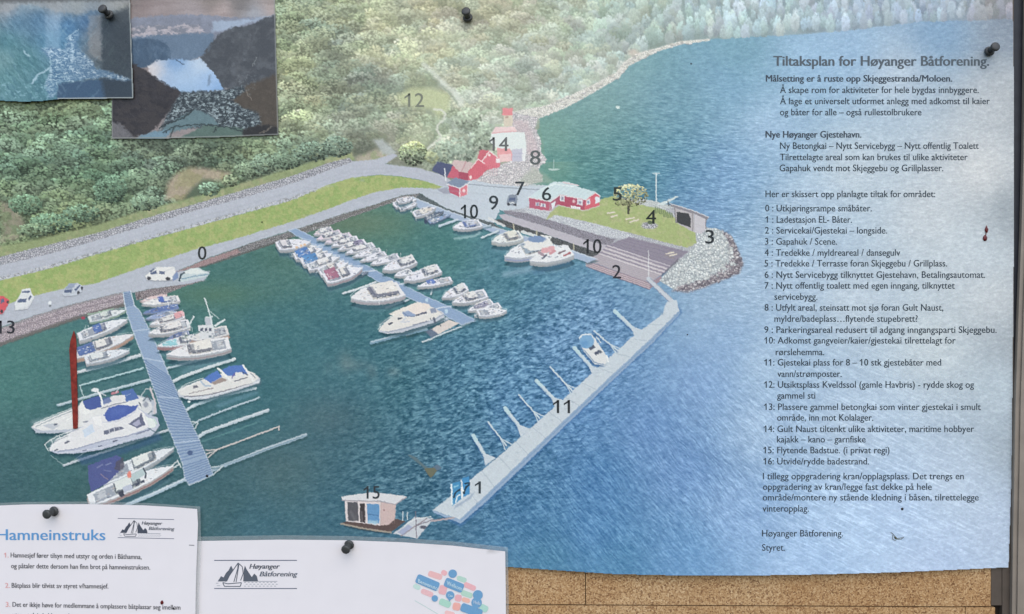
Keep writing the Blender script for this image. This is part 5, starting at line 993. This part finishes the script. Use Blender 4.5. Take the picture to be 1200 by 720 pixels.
qt, mt = A.poly([(48, 57), (60, 55), (75, 58), (82, 40), (92, 38), (90, 55), (108, 72), (112, 80), (130, 85), (154, 93), (146, 95), (118, 91), (112, 92), (90, 95), (68, 98), (66, 112), (58, 116), (52, 100), (58, 85), (60, 72)], 3); xt, yt = A.xy(qt)
sp = np.clip((fbm(xt / 2.2, yt / 1.0, 83, 2) - .40) * 3.5, 0, 1); A.put((qt, mt * .9), hx('#6787a8') + (hx('#d6e5f4') - hx('#6787a8')) * (sp * np.clip(.25 + 1.5 * (fbm(xt / 9, yt / 5, 86) - .15), .2, 1))[..., None], None, .85); lt = A.L[qt]; lt[mt > .5] = a_town
for l_, w_ in (([(37, 98), (45, 88), (58, 80)], 2.2), ([(58, 62), (60, 84)], 1.2), ([(84, 50), (85, 70)], 1), ([(28, 60), (34, 66)], 2), ([(78, 45), (92, 35)], 1)): A.put(A.line(l_, w_, 1.2), '#c3d8ea', None, .7)
for l_ in ([(58, 86), (72, 85)], [(60, 92), (74, 92)]): A.put(A.line(l_, 1, 1), '#47678a', None, .7)
for _ in range(60):
    x_, y_ = rng.uniform(-10, 60), rng.uniform(98, 116); A.put(A.ell(x_, y_, rng.uniform(.6, 1.5), rng.uniform(.5, 1.1), 1), '#a9cadb', None, .5)
rough(A, 1.6, 2.6, .4, 211)
A.C = A.C ** 1.14
A.C += rng.normal(0, .012, A.C.shape[:2])[..., None]
ea = [(-18, -14), (151.6, -14), (152.4, 20), (156, 115.2), (110, 115.4), (68, 116), (50, 118), (28, 119), (-18, 117)]
a_b = A.part('laminate_border'); A.put(A.line([(151.8, -14), (152.6, 20), (155.8, 115), (110, 115.2), (68, 115.8)], 1.6, .8), '#b3b9bc', a_b, .8)
q, m = A.poly(ea, 1.0); out = np.ones(A.L.shape, bool); out[q] = m < .5; A.L[out] = -1
ph1 = thing('photo_print', 'bluish aerial photo of a mountain town, hung highest in the top left corner', 'photo print', world(70, 118, 0.002), 'photo prints pinned over the poster')
zA = lambda x, y: 0.0042 + .0012 * np.clip((y - 40) / 80, 0, 1) ** 2 + 0 * x
A.build(ph1, M_PHOTO, zA, ph1)

B_ = Canvas(129, -14, 328, 164, 1.5)
b_sky = B_.part('printed_sky'); BX, BY = B_.X, B_.Y
B_.C[:] = field([(160, -5, '#857f80'), (250, 0, '#8b8482'), (320, 0, '#938b8a'), (170, 6, '#96898a'), (260, 12, '#bcaeb0'), (320, 10, '#c3b5b6'), (180, 14, '#a89ea2'), (280, 4, '#7d7a7c'), (230, 18, '#b0a8ae'), (300, 20, '#aab0be')], BX, BY, 4, 3) + (.10 * (fbm(BX / 24, BY / 3.5, 91) - .5))[..., None]
def bf(pts, c, part, soft=2, n1=.06, sc=4, seed=1, a=1.0, c2=None):
    q, m = B_.poly(pts, soft); x, y = B_.xy(q); v = fbm(x / sc, y / sc, seed)[..., None] - .5; col = hx(c) * (1 + 2 * n1 * v)
    if c2: k = np.clip((fbm(x / (sc * 2), y / sc, seed + 9) - .5) * 5 + .4, 0, 1)[..., None]; col = col * (1 - k) + hx(c2) * k
    B_.put((q, m), col, part, a)
b_far = B_.part('printed_snow_mountains'); bf([(150, 22), (170, 20), (190, 18), (215, 17), (240, 18), (262, 20), (330, 22), (330, 45), (150, 48)], '#8f94a5', b_far, 2, .08, 6, 92)
bf([(150, 34), (165, 31), (185, 29), (205, 31), (215, 28), (232, 30), (243, 39), (200, 41), (150, 45)], '#b9b4be', b_far, 2, .1, 3, 93, 1, '#8a8e9c'); bf([(250, 25), (300, 22), (330, 16), (262, 36), (248, 38)], '#a9b6cc', b_far, 3, .05, 8, 94)
b_blue = B_.part('printed_mountains'); bf([(150, 44), (180, 42), (215, 40), (250, 39), (252, 52), (238, 66), (220, 72), (195, 72), (150, 75)], '#74869d', b_blue, 2.5, .04, 6, 95)
bf([(150, 47), (170, 45), (190, 48), (199, 55), (200, 70), (180, 78), (150, 82)], '#566a82', b_blue, 3, .06, 5, 96)
b_fj = B_.part('printed_fjord'); q, m = B_.poly([(172, 78), (185, 71), (205, 69), (222, 71), (236, 68), (250, 85), (264, 106), (212, 110), (180, 92)], 2); x_, y_ = B_.xy(q)
B_.put((q, m), field([(180, 82, '#d5d2da'), (176, 86, '#dcd3d2'), (205, 74, '#7fa3d0'), (215, 90, '#b6cbe6'), (235, 75, '#c9d6e8'), (245, 95, '#a9c3e6'), (215, 106, '#a3bfe0'), (255, 105, '#8fb0da'), (195, 95, '#a9c0e0')], x_, y_, 4, 3) + (.04 * (fbm(x_ / 6, y_ / 4, 97) - .5))[..., None], b_fj)
b_rm = B_.part('printed_mountains'); bf([(330, 14), (310, 22), (290, 31), (272, 32), (258, 40), (246, 52), (236, 68), (250, 84), (262, 104), (285, 104), (330, 130)], '#62666e', b_rm, 2, .16, 7, 98, 1, '#565a62')
for i_ in range(26):
    x_ = rng.uniform(246, 322); y_ = 20 + (322 - x_) * .3 + rng.uniform(0, 60); B_.put(B_.line([(x_, y_), (x_ - rng.uniform(2, 7), y_ + rng.uniform(5, 16))], rng.uniform(.8, 2.2), 2.5), ['#7a7d84', '#50545c', '#6f7178'][i_ % 3], None, .4)
b_lm = B_.part('printed_mountains'); bf([(125, 70), (158, 75), (172, 84), (192, 98), (212, 108), (205, 122), (192, 138), (178, 155), (150, 164), (125, 164)], '#434045', b_lm, 2, .2, 5, 99, 1, '#4c484b')
for i_ in range(22):
    x_ = rng.uniform(132, 200); y_ = rng.uniform(92, 150); B_.put(B_.line([(x_, y_), (x_ + rng.uniform(1, 6), y_ + rng.uniform(3, 9))], rng.uniform(.5, 1.2), 1.2), ['#5a565a', '#38363a', '#66605f'][i_ % 3], None, .4 if x_ < 175 + (y_ - 92) * .2 else 0)
bf([(262, 124), (290, 100), (330, 85), (330, 164), (300, 160), (275, 140)], '#5f5852', b_rm, 4, .1, 4, 101)
for _ in range(60):
    x_, y_ = rng.uniform(155, 250), rng.uniform(44, 70); B_.put(B_.line([(x_, y_), (x_ + rng.uniform(-4, 4), y_ + rng.uniform(3, 9))], rng.uniform(.8, 2), 2), ['#7f92a9', '#5f748c', '#8799ae'][rng.integers(3)], None, .3 if y_ > 48 and y_ < 66 else 0)
B_.put(B_.line([(176, 87), (196, 99), (212, 108)], 1.2, 1.2), '#2f2f34', None, .7); B_.put(B_.line([(236, 68), (250, 84), (263, 104)], 1.4, 1.4), '#4a5058', None, .6)
b_tn = B_.part('printed_town'); q, m = B_.poly([(212, 108), (262, 106), (285, 100), (288, 106), (272, 118), (285, 126), (304, 133), (306, 146), (285, 154), (240, 150), (186, 152), (196, 134), (205, 120)], 3); x_, y_ = B_.xy(q)
sp = np.clip((fbm(x_ / 2.3 + y_ / 6, y_ / 1.3, 102, 2) - .42) * 3, 0, 1) * np.clip(.2 + 1.6 * (fbm(x_ / 10, y_ / 6, 108) - .1), .15, 1); B_.put((q, m), hx('#434b53') + (hx('#abb9c1') - hx('#434b53')) * sp[..., None], b_tn)
b_fd = B_.part('printed_fields'); bf([(190, 152), (205, 140), (230, 128), (250, 138), (256, 146), (230, 148), (205, 154), (170, 164), (155, 164)], '#728891', b_fd, 2, .06, 3, 103); bf([(210, 162), (240, 147), (285, 150), (290, 158), (270, 164), (210, 164)], '#687c78', b_fd, 2, .06, 3, 104); bf([(156, 164), (170, 157), (200, 151), (198, 158), (190, 164)], '#7f99ac', b_fd, 2, .05, 3, 105)
bf([(285, 152), (310, 146), (330, 150), (330, 164), (285, 164)], '#3b3a3c', b_rm, 3, .1, 3, 106); bf([(128, 142), (142, 146), (155, 158), (160, 164), (128, 164)], '#77767c', b_lm, 3, .12, 2, 107)
for l_, w_, c_ in (([(192, 156), (205, 148), (232, 146), (262, 148), (285, 154)], 1.6, '#3a4448'), ([(186, 150), (215, 138), (228, 128)], 1.6, '#33393d'), ([(266, 118), (264, 140), (250, 155)], 1.6, '#3a4246'), ([(198, 164), (204, 150)], 1.4, '#3a4448'), ([(230, 112), (250, 120), (264, 118)], 1, '#4a545a'), ([(296, 78), (300, 68)], 1, '#9aa0a4'), ([(291, 112), (288, 106), (294, 118)], .8, '#a39a94'), ([(305, 157), (318, 149)], .8, '#a39a90'), ([(245, 133), (258, 140)], 1, '#a9b8bf'), ([(205, 70), (216, 76)], 1, '#3f4c5c')): B_.put(B_.line(l_, w_, 1), c_, None, .8)
for _ in range(50):
    x_, y_ = rng.uniform(278, 300), rng.uniform(88, 112); B_.put(B_.ell(x_, y_, .7, .5, 1), '#a3acb4', None, .4)
rough(B_, 1.8, 2.6, .4, 214)
B_.C = B_.C ** 1.16
B_.C += rng.normal(0, .012, B_.C.shape[:2])[..., None]
eb = [(130.4, -14), (321.6, -14), (324, 80), (326.3, 158), (260, 160.6), (200, 162), (131, 162.4)]
b_bd = B_.part('laminate_border'); B_.put(B_.line([(321.2, -14), (323.6, 80), (325.8, 157.6), (260, 160.2), (200, 161.6), (131.2, 162), (130.8, 100)], 1.5, .8), '#8f9494', b_bd, .75)
q, m = B_.poly(eb, 1.0); out = np.ones(B_.L.shape, bool); out[q] = m < .5; B_.L[out] = -1
ph2 = thing('photo_print', 'photo of a dark fjord valley with bright water, tucked under the bluish one', 'photo print', world(228, 162, 0.002), 'photo prints pinned over the poster')
zB = lambda x, y: 0.0026 + .0006 * np.clip((y - 40) / 120, 0, 1) ** 2 + 0 * x
B_.build(ph2, M_PHOTO, zB, ph2)

# ------------------------------------------------------------------ two white notice sheets at the bottom left
def sheet(name, outline, zf, mat, parent, step=6.0, border=None, thick=.00018):
    p = np.array(outline, float)
    import mathutils
    x0, y0, x1, y1 = p[:, 0].min(), p[:, 1].min(), p[:, 0].max(), p[:, 1].max()
    inner = [(x, y) for x in np.arange(x0 + step, x1, step) for y in np.arange(y0 + step, y1, step) if inside(x, y, outline)]
    vs = [Vector((a, b)) for a, b in outline] + [Vector(v) for v in inner]; n = len(outline)
    r = mathutils.geometry.delaunay_2d_cdt(vs, [(i, (i + 1) % n) for i in range(n)], [], 1, 1e-4)
    v = np.array([(a.x, a.y) for a in r[0]]); return link_mesh(name, world(v[:, 0], v[:, 1], zf(v[:, 0], v[:, 1]) + thick), [list(f)[::-1] for f in r[2]], mat, parent, True)
def curl(z0, a):
    return lambda x, y: z0 + a * np.clip((np.asarray(y, float) - 610) / 150, -.2, 1) ** 2 + 0 * np.asarray(x, float)
z1 = curl(0.0062, .0012); z2 = curl(0.0036, .0008)
z2 = (lambda f: (lambda x, y: f(x, y) + .0022 * np.clip((np.asarray(x, float) - 430) / 165, 0, 1) ** 2))(z2)
S1 = [(-22, 594.5), (0, 592.6), (30, 591.4), (100, 591), (170, 592.5), (205, 594.6), (231, 596.8), (232, 615), (231, 640), (229.4, 690), (228.8, 745), (-22, 745)]
S2 = [(215, 634.6), (260, 633.8), (330, 632.6), (410, 633.4), (470, 635.6), (530, 639.6), (592, 646.4), (592.6, 690), (593, 745), (215, 745)]
n1_ = thing('notice_sheet', 'white sheet with blue heading and numbered rules, bottom left corner', 'notice', world(105, 745, 0.003), 'white notice sheets pinned over the poster')
sheet('laminate_border', [(-24, 591), (0, 589.6), (30, 588.4), (100, 588), (172, 589.6), (234.6, 593.8), (235.6, 640), (233.6, 690), (233, 747), (-24, 747)], z1, M_FILM, n1_, 8, None, 0)
sheet('paper', S1, z1, M_PAPER, n1_)
n2_ = thing('notice_sheet', 'white landscape sheet with sailing logo and speech bubbles', 'notice', world(405, 745, 0.002), 'white notice sheets pinned over the poster')
sheet('laminate_border', [(213, 629.4), (260, 628.6), (330, 627.4), (410, 628.4), (470, 630.6), (530, 634.6), (595, 641.4), (596, 690), (596.4, 747), (213, 747)], z2, M_FILM, n2_, 8, None, 0)
sheet('paper', S2, z2, M_PAPER, n2_)
zs1 = lambda x, y: z1(x, y) + .0003; zs2 = lambda x, y: z2(x, y) + .0003
write('Hamneinstruks', -3.5, 123.5, 633, 12.6, '#5f95ce', n1_, zs1, -.006, dy=.3, name='heading', wt=.6)
for t, x0, x1, yb, c, dy_ in (('1.', 4.6, 10, 653.5, '#d79fa4', 0), ('Hamnesjef fører tilsyn med utstyr og orden i Båthamna,', 12.4, 166, 653.4, '#4c4e58', 2), ('og påtaler dette dersom han finn brot på hamneinstruksen.', 13, 176, 666, '#4c4e58', 1.8), ('2.', 6, 11.5, 689, '#d79fa4', 0), ('Båtplass blir tilvist av styret v/hamnesjef.', 13.6, 127, 688.9, '#4c4e58', 1), ('3.', 6.6, 12, 711.3, '#d79fa4', 0), ('Det er ikkje høve for medlemmane å omplassere båtplassar seg imellom', 14.6, 211.5, 711.2, '#4c4e58', 3.6), ('utan at dei skal ha avtalt', 14.6, 84, 723.5, '#4c4e58', 1.5)):
    write(t, x0, x1, yb, 5.6, c, n1_, zs1, .0, dy=dy_, wt=.2)
slab('margin_mark', [(221.5, 638.6), (227.6, 638.9), (227.6, 639.7), (221.5, 639.4)], z1(225, 639) + .0002, z1(225, 639) + .0004, ink('#6a6c76'), n1_)

def flat(name, polys, col, parent, zf):
    vs, fs = [], []
    for p in polys:
        n = len(vs); a = np.array(p, float); vs += list(a)
        ar = np.sum(a[:, 0] * np.roll(a[:, 1], -1) - np.roll(a[:, 0], -1) * a[:, 1]); ix = list(range(n, n + len(p)))
        fs.append(ix if ar < 0 else ix[::-1])
    v = np.array(vs); return link_mesh(name, world(v[:, 0], v[:, 1], zf(v[:, 0], v[:, 1])), fs, ink(col), parent)
def stroke(pts, w):
    out_ = []
    for (a, b) in zip(pts[:-1], pts[1:]):
        a = np.array(a, float); b = np.array(b, float); d = (b - a) / np.hypot(*(b - a)); n = np.array([-d[1], d[0]]) * w / 2
        out_.append([a + n, b + n, b - n, a - n])
    return out_
def logo(ox, oy, s, parent, zf, c='#5a6170', tilt=0.0):
    T = lambda pts: [(ox + x * s, oy + y * s + tilt * x * s) for x, y in pts]
    flat('logo_rule', [T([(0, 0), (97, 0), (97, 1), (0, 1)]), T([(0, 33), (97, 33), (97, 34), (0, 34)])], '#5d657c', parent, zf)
    flat('logo_mountains', [T([(4, 25.2), (8, 19), (11, 20.5), (14, 15), (17, 12), (19, 8), (20, 7), (22, 11), (15, 25.2)]), T([(34, 25.2), (34.6, 12), (36, 6.5), (38, 11), (40, 14), (44, 20), (47, 16), (50, 19), (51.5, 25.2)])], c, parent, zf)
    flat('logo_sail', [T(p) for seg in ([(13, 25.4), (28, 3.5), (33, 8), (34, 16), (31, 24)], [(28, 3.5), (27.6, 10), (23, 26)], [(29, 5), (27, 18), (25.6, 26)], [(10, 26.5), (16, 28), (32, 26.6), (30.6, 31), (12, 31), (10, 26.5)]) for p in stroke(seg, 1.0)], c, parent, zf)
    flat('logo_waves', [T([(x, y), (x + 2.2, y), (x + 2.2, y + .55), (x, y + .55)]) for j, y in enumerate((26, 28.2, 30.4)) for x in np.arange(35 + (j % 2) * 2, 74, 4.4)] + [T([(35, 24.8), (74, 24.8), (74, 25.3), (35, 25.3)]), T([(2, 27), (5, 27), (5, 27.5), (2, 27.5)]), T([(3, 30), (7, 30), (7, 30.5), (3, 30.5)])], '#7f8798', parent, zf)
    y1 = oy + 10.2 * s + tilt * 42 * s; y2 = oy + 19.2 * s + tilt * 54 * s
    write('Høyanger', ox + 41 * s, ox + 77 * s, y1, 5.6 * s, '#4b5160', parent, zf, .022, .28, tilt * 36 * s, 'logo_text'); write('Båtforening', ox + 53 * s, ox + 98 * s, y2, 5.6 * s, '#5a6272', parent, zf, .022, .28, tilt * 45 * s, 'logo_text')
logo(251, 656.4, 1.0, n2_, zs2)
logo(138, 607.4, .68, n1_, zs1, '#4a5060', .02)
# the cluster of coloured speech bubbles
def capsule(cx, cy, l, h, ang):
    ca_, sa_ = math.cos(math.radians(ang)), math.sin(math.radians(ang)); r = min(h / 2, 2.6); pts = []
    for (qx, qy, a0) in ((l / 2 - r, h / 2 - r, 0), (-l / 2 + r, h / 2 - r, 90), (-l / 2 + r, -h / 2 + r, 180), (l / 2 - r, -h / 2 + r, 270)):
        for a in np.linspace(a0, a0 + 90, 5): pts.append((qx + r * math.cos(math.radians(a)), qy + r * math.sin(math.radians(a))))
    return [(cx + x * ca_ - y * sa_, cy + x * sa_ + y * ca_) for x, y in pts]
def disc(cx, cy, r): return [(cx + r * math.cos(a), cy + r * math.sin(a)) for a in np.linspace(0, 2 * np.pi, 19)[:-1]]
def zoff(d): return lambda x, y: z2(x, y) + .00028 + d
BB = [('#dfb3ba', capsule(510, 674.5, 17, 7, 18)), ('#b0cfca', capsule(541, 679, 12, 6, 20)), ('#e0aeba', capsule(550.5, 687.5, 15, 6.4, 24)), ('#e2b0bb', capsule(520.5, 671.5, 7, 6, 30)), ('#bcd6d6', capsule(488.5, 688, 9, 5.5, 25)), ('#dfb6c0', capsule(500.5, 695, 15, 6.4, 22)), ('#dfafba', capsule(519, 691.5, 9, 11, 14)), ('#afcfc6', capsule(547, 696.5, 14, 6.5, 20)), ('#dfabb8', capsule(537, 701, 8, 8, 10)), ('#e4b4ac', capsule(546, 703.5, 10, 5.4, 16)), ('#a6cfc6', capsule(521.5, 707, 14, 8, 22)), ('#e3aaa8', capsule(535, 711, 9, 9, 10)), ('#a9d0cc', capsule(567, 713, 10, 8, 30)), ('#e6bcc2', capsule(527, 719, 12, 5, 14))]
for c_, p_ in BB: flat('speech_bubble', [p_], c_, n2_, zoff(.00002 * BB.index((c_, p_))))
BL = [capsule(501, 683, 28, 11, 23), capsule(532, 686, 23, 11, 22), disc(530.5, 672.5, 5), disc(527.5, 697.8, 5), disc(509.5, 701.5, 3.8), disc(560, 697.5, 5.8), disc(558.5, 706.5, 6.2), capsule(552.5, 715.5, 26, 10, 20), [(525, 702), (529, 702), (526.5, 705.5)]]
for i_, p_ in enumerate(BL):
    flat('speech_bubble', [p_], '#6d9cc9', n2_, zoff(.00032 + .00002 * i_))
write('Benvenuto', 490, 513, 683, 4.6, '#b9d5ea', n2_, zoff(.0006), .01, 0, 9.3, 'bubble_text'); write('Welkom', 523.5, 541.5, 685.6, 5.0, '#b9d5ea', n2_, zoff(.0006), .01, 0, 7.2, 'bubble_text'); write('Hola', 555, 563, 707.4, 4.0, '#b9cbe6', n2_, zoff(.0006), .01, 0, 2, 'bubble_text'); write('Ciao', 525, 531, 699, 2.6, '#b9d5ea', n2_, zoff(.0006), 0, 0, 1, 'bubble_text')
flat('faded_line', stroke([(486, 704), (500, 712), (515, 721)], .6), '#a9c9c9', n2_, zoff(0))

# ------------------------------------------------------------------ push pins
def lathe(prof, n=20):
    vs = []; fs = []
    for z, r in prof:
        for i in range(n):
            a = 2 * math.pi * i / n; vs.append((r * math.cos(a), r * math.sin(a), z))
    for j in range(len(prof) - 1):
        for i in range(n): fs.append([j * n + i, j * n + (i + 1) % n, (j + 1) * n + (i + 1) % n, (j + 1) * n + i])
    fs.append(list(range(n))[::-1]); fs.append([(len(prof) - 1) * n + i for i in range(n)])
    return np.array(vs), fs
PROF_FL = [(0.0006, .0036), (0.0010, .0045), (0.0020, .0048), (0.0028, .0045), (0.0036, .0034)]
PROF_GR = [(0.0036, .0033), (0.0050, .0027), (0.0072, .0027), (0.0088, .0033)]
PROF_HD = [(0.0088, .0035), (0.0094, .0041), (0.0106, .0044), (0.0116, .0041), (0.0121, .0029), (0.0123, .0012)]
PINS = [((127.5, 17.5), (119.5, 10), .0054, 'black push pin holding the bluish photo print'), ((548.2, 20.8), (545.8, 13), .0016, 'black push pin high on the wooded hillside of the poster'), ((1159.6, 60.2), (1166.4, 55), .0016, 'black push pin at the right end of the poster title'), ((63.2, 599.4), (54.6, 603), .0064, 'black push pin above the blue heading'), ((409.2, 638.6), (405, 644.4), .0040, 'black push pin at the top of the landscape notice sheet')]
proto = None
for (bx, by), (hx_, hy_), z, lab in PINS:
    base_w = Vector(world(bx, by, z + .0018)); head_w = Vector(world(hx_, hy_, z + .0105))
    ax = (head_w - base_w).normalized(); base_w = base_w - ax * .0018
    t = thing('push_pin', lab, 'push pin', base_w, 'black push pins'); t.rotation_euler = ax.to_track_quat('Z', 'Y').to_euler()
    if proto is None:
        proto = []
        for nm, pr, mt_ in (('flange', PROF_FL, M_PIN), ('grip', PROF_GR, M_PIN), ('head', PROF_HD, M_PIN), ('needle', [(-.006, .0001), (-.004, .0005), (.0008, .0005)], M_STEEL)):
            v, f = lathe(pr); o = link_mesh(nm, v, f, mt_, None, True); o.parent = t; proto.append(o)
    else:
        for o in proto:
            c = o.copy(); COL.objects.link(c); c.parent = t

# ------------------------------------------------------------------ small things stuck on the sheets
M_RED = plain('dark_red_wood', hx('#7c2b24'), .55, .25, .35, 260)
def sliver_mat():
    return M_RED
pts = [(86.2, 387.5), (88.4, 394), (89.2, 402), (89.6, 430), (90.4, 460), (91, 488), (90.6, 502.6), (85.4, 502.8), (84.4, 480), (83, 450), (81.8, 425), (80.9, 410), (82.2, 400)]
o = slab('wood_sliver', pts, Z_POSTER + .0002, Z_POSTER + .0013, M_RED); tag(o, 'long dark red sliver standing upright over the moored boats', 'wood sliver')
bv = o.modifiers.new('bevel', 'BEVEL'); bv.width = .0004; bv.segments = 2
M_BLOOD = plain('dark_red_shell', hx('#5c1518'), .35, .4, .25, 700)
def dome(name, x, y, rx, ry, z, hgt, mat, parent=None, ang=0.0, pointed=0.0):
    n, mrings = 16, 5; vs = []; fs = []
    for j in range(mrings):
        f = math.cos(j / (mrings - 1) * math.pi / 2 * .98); zz = math.sin(j / (mrings - 1) * math.pi / 2) * hgt
        for i in range(n):
            a = 2 * math.pi * i / n; ux, uy = math.cos(a) * rx * f, math.sin(a) * ry * f
            if uy < 0: ux *= 1 - pointed * (-uy / ry)
            ca_, sa_ = math.cos(ang), math.sin(ang); w_ = world(x + ux * ca_ - uy * sa_, y + ux * sa_ + uy * ca_, z + zz); vs.append(w_)
    for j in range(mrings - 1):
        for i in range(n): fs.append([j * n + (i + 1) % n, j * n + i, (j + 1) * n + i, (j + 1) * n + (i + 1) % n])
    fs.append([(mrings - 1) * n + i for i in range(n)][::-1]); return link_mesh(name, np.array(vs), fs, mat, parent, True)
bug = thing('dried_insect', 'dark red dried insect with two drop shaped halves beside the text', 'insect', world(1155, 274, Z_POSTER))
dome('abdomen', 1154.4, 279.3, 2.6, 3.6, Z_POSTER + .0001, .0012, M_BLOOD, bug); dome('thorax', 1156.1, 268.8, 2.1, 4.6, Z_POSTER + .0001, .0011, M_BLOOD, bug, 0, .75); dome('waist', 1155.5, 274.3, .6, 3.2, Z_POSTER + .0001, .0005, M_BLOOD, bug, .15)
M_SPECK = plain('black_speck', hx('#1e1c20'), .5, .3, .2, 700)
for x, y, r, zf, lab in ((1057.4, 596.7, 1.6, zP, 'round black speck above the small dead midge'), (189.8, 706.2, 2.0, zs1, 'larger dark red speck on the numbered rules sheet'), (203.6, 713.6, 1.1, zs1, 'smaller dark speck over the last word of the third rule'), (242.6, 558.0, 1.5, zP, 'dark speck at the corner of the slatted pontoon'), (307, 260.3, .8, zP, 'tiny dark speck on the printed lawn'), (805.6, 392.3, .8, zP, 'tiny dark speck right of the outer pier')):
    o = dome('speck', x, y, r, r * (1.3 if r > 1.8 else 1.05), float(zf(np.array(x), np.array(y))) + .00015, .0006, M_SPECK if r < 1.9 else M_BLOOD, None, .1, .35 if r > 1.8 else 0); tag(o, lab, 'speck', 'dark specks on the paper')
mid = thing('dead_midge', 'tiny dead midge with splayed legs near the lower right text', 'insect', world(1051, 631, zP(1051, 631)))
M_MIDGE = plain('dry_insect', hx('#55564a'), .7, .2, .3, 800); zm = lambda x, y: zP(x, y) + .0004
def legs(name, segs, w, mat, par):
    vs, fs = [], []
    for p in [q_ for s_ in segs for q_ in stroke(s_, w)]:
        n = len(vs); vs += [tuple(world(a, b, float(zm(np.array(a), np.array(b))))) for a, b in p]; fs.append([n + 3, n + 2, n + 1, n]) 
    return link_mesh(name, np.array(vs), fs, mat, par)
dome('body', 1049.6, 630.4, 2.2, 1.2, float(zm(np.array(1049.6), np.array(630.4))), .0007, M_MIDGE, mid, .9)
legs('leg', [[(1043.8, 624), (1047, 626.5), (1049.5, 630)]], .6, M_MIDGE, mid); legs('leg', [[(1051, 631.5), (1055, 630.6), (1059, 630.2)]], .6, M_MIDGE, mid); legs('leg', [[(1050.5, 632), (1056, 632.4), (1059.4, 629.4)]], .5, M_MIDGE, mid); legs('leg', [[(1046, 627), (1046.4, 632.6), (1050, 633.6)]], .5, M_MIDGE, mid)
M_WING = plain('brown_wing', hx('#7a7259'), .8, .1, .2, 500)
mth = thing('dead_moth', 'faint brown dead moth lying on the dark printed water', 'moth', world(500, 548, Z_POSTER))
zz = lambda x, y: Z_POSTER + .0004 + 0 * np.asarray(x, float)
M_OLD = ink
flat('wing', [[(477.5, 533), (481, 533.2), (488, 536.5), (493, 541.5), (498, 546), (502.5, 548.5), (499, 551), (494.5, 546.5), (488, 541.5)]], '#60757f', mth, zz)
flat('wing', [[(507, 547.5), (512.5, 544.5), (518, 548.5), (511.5, 552.5)]], '#61758a', mth, zz)
flat('body', [[(497, 549.5), (503, 548.5), (509, 548.4), (512, 551.5), (508, 557.5), (504.5, 560.2), (501.5, 556.5)]], '#6c6f62', mth, lambda x, y: zz(x, y) + .0002)
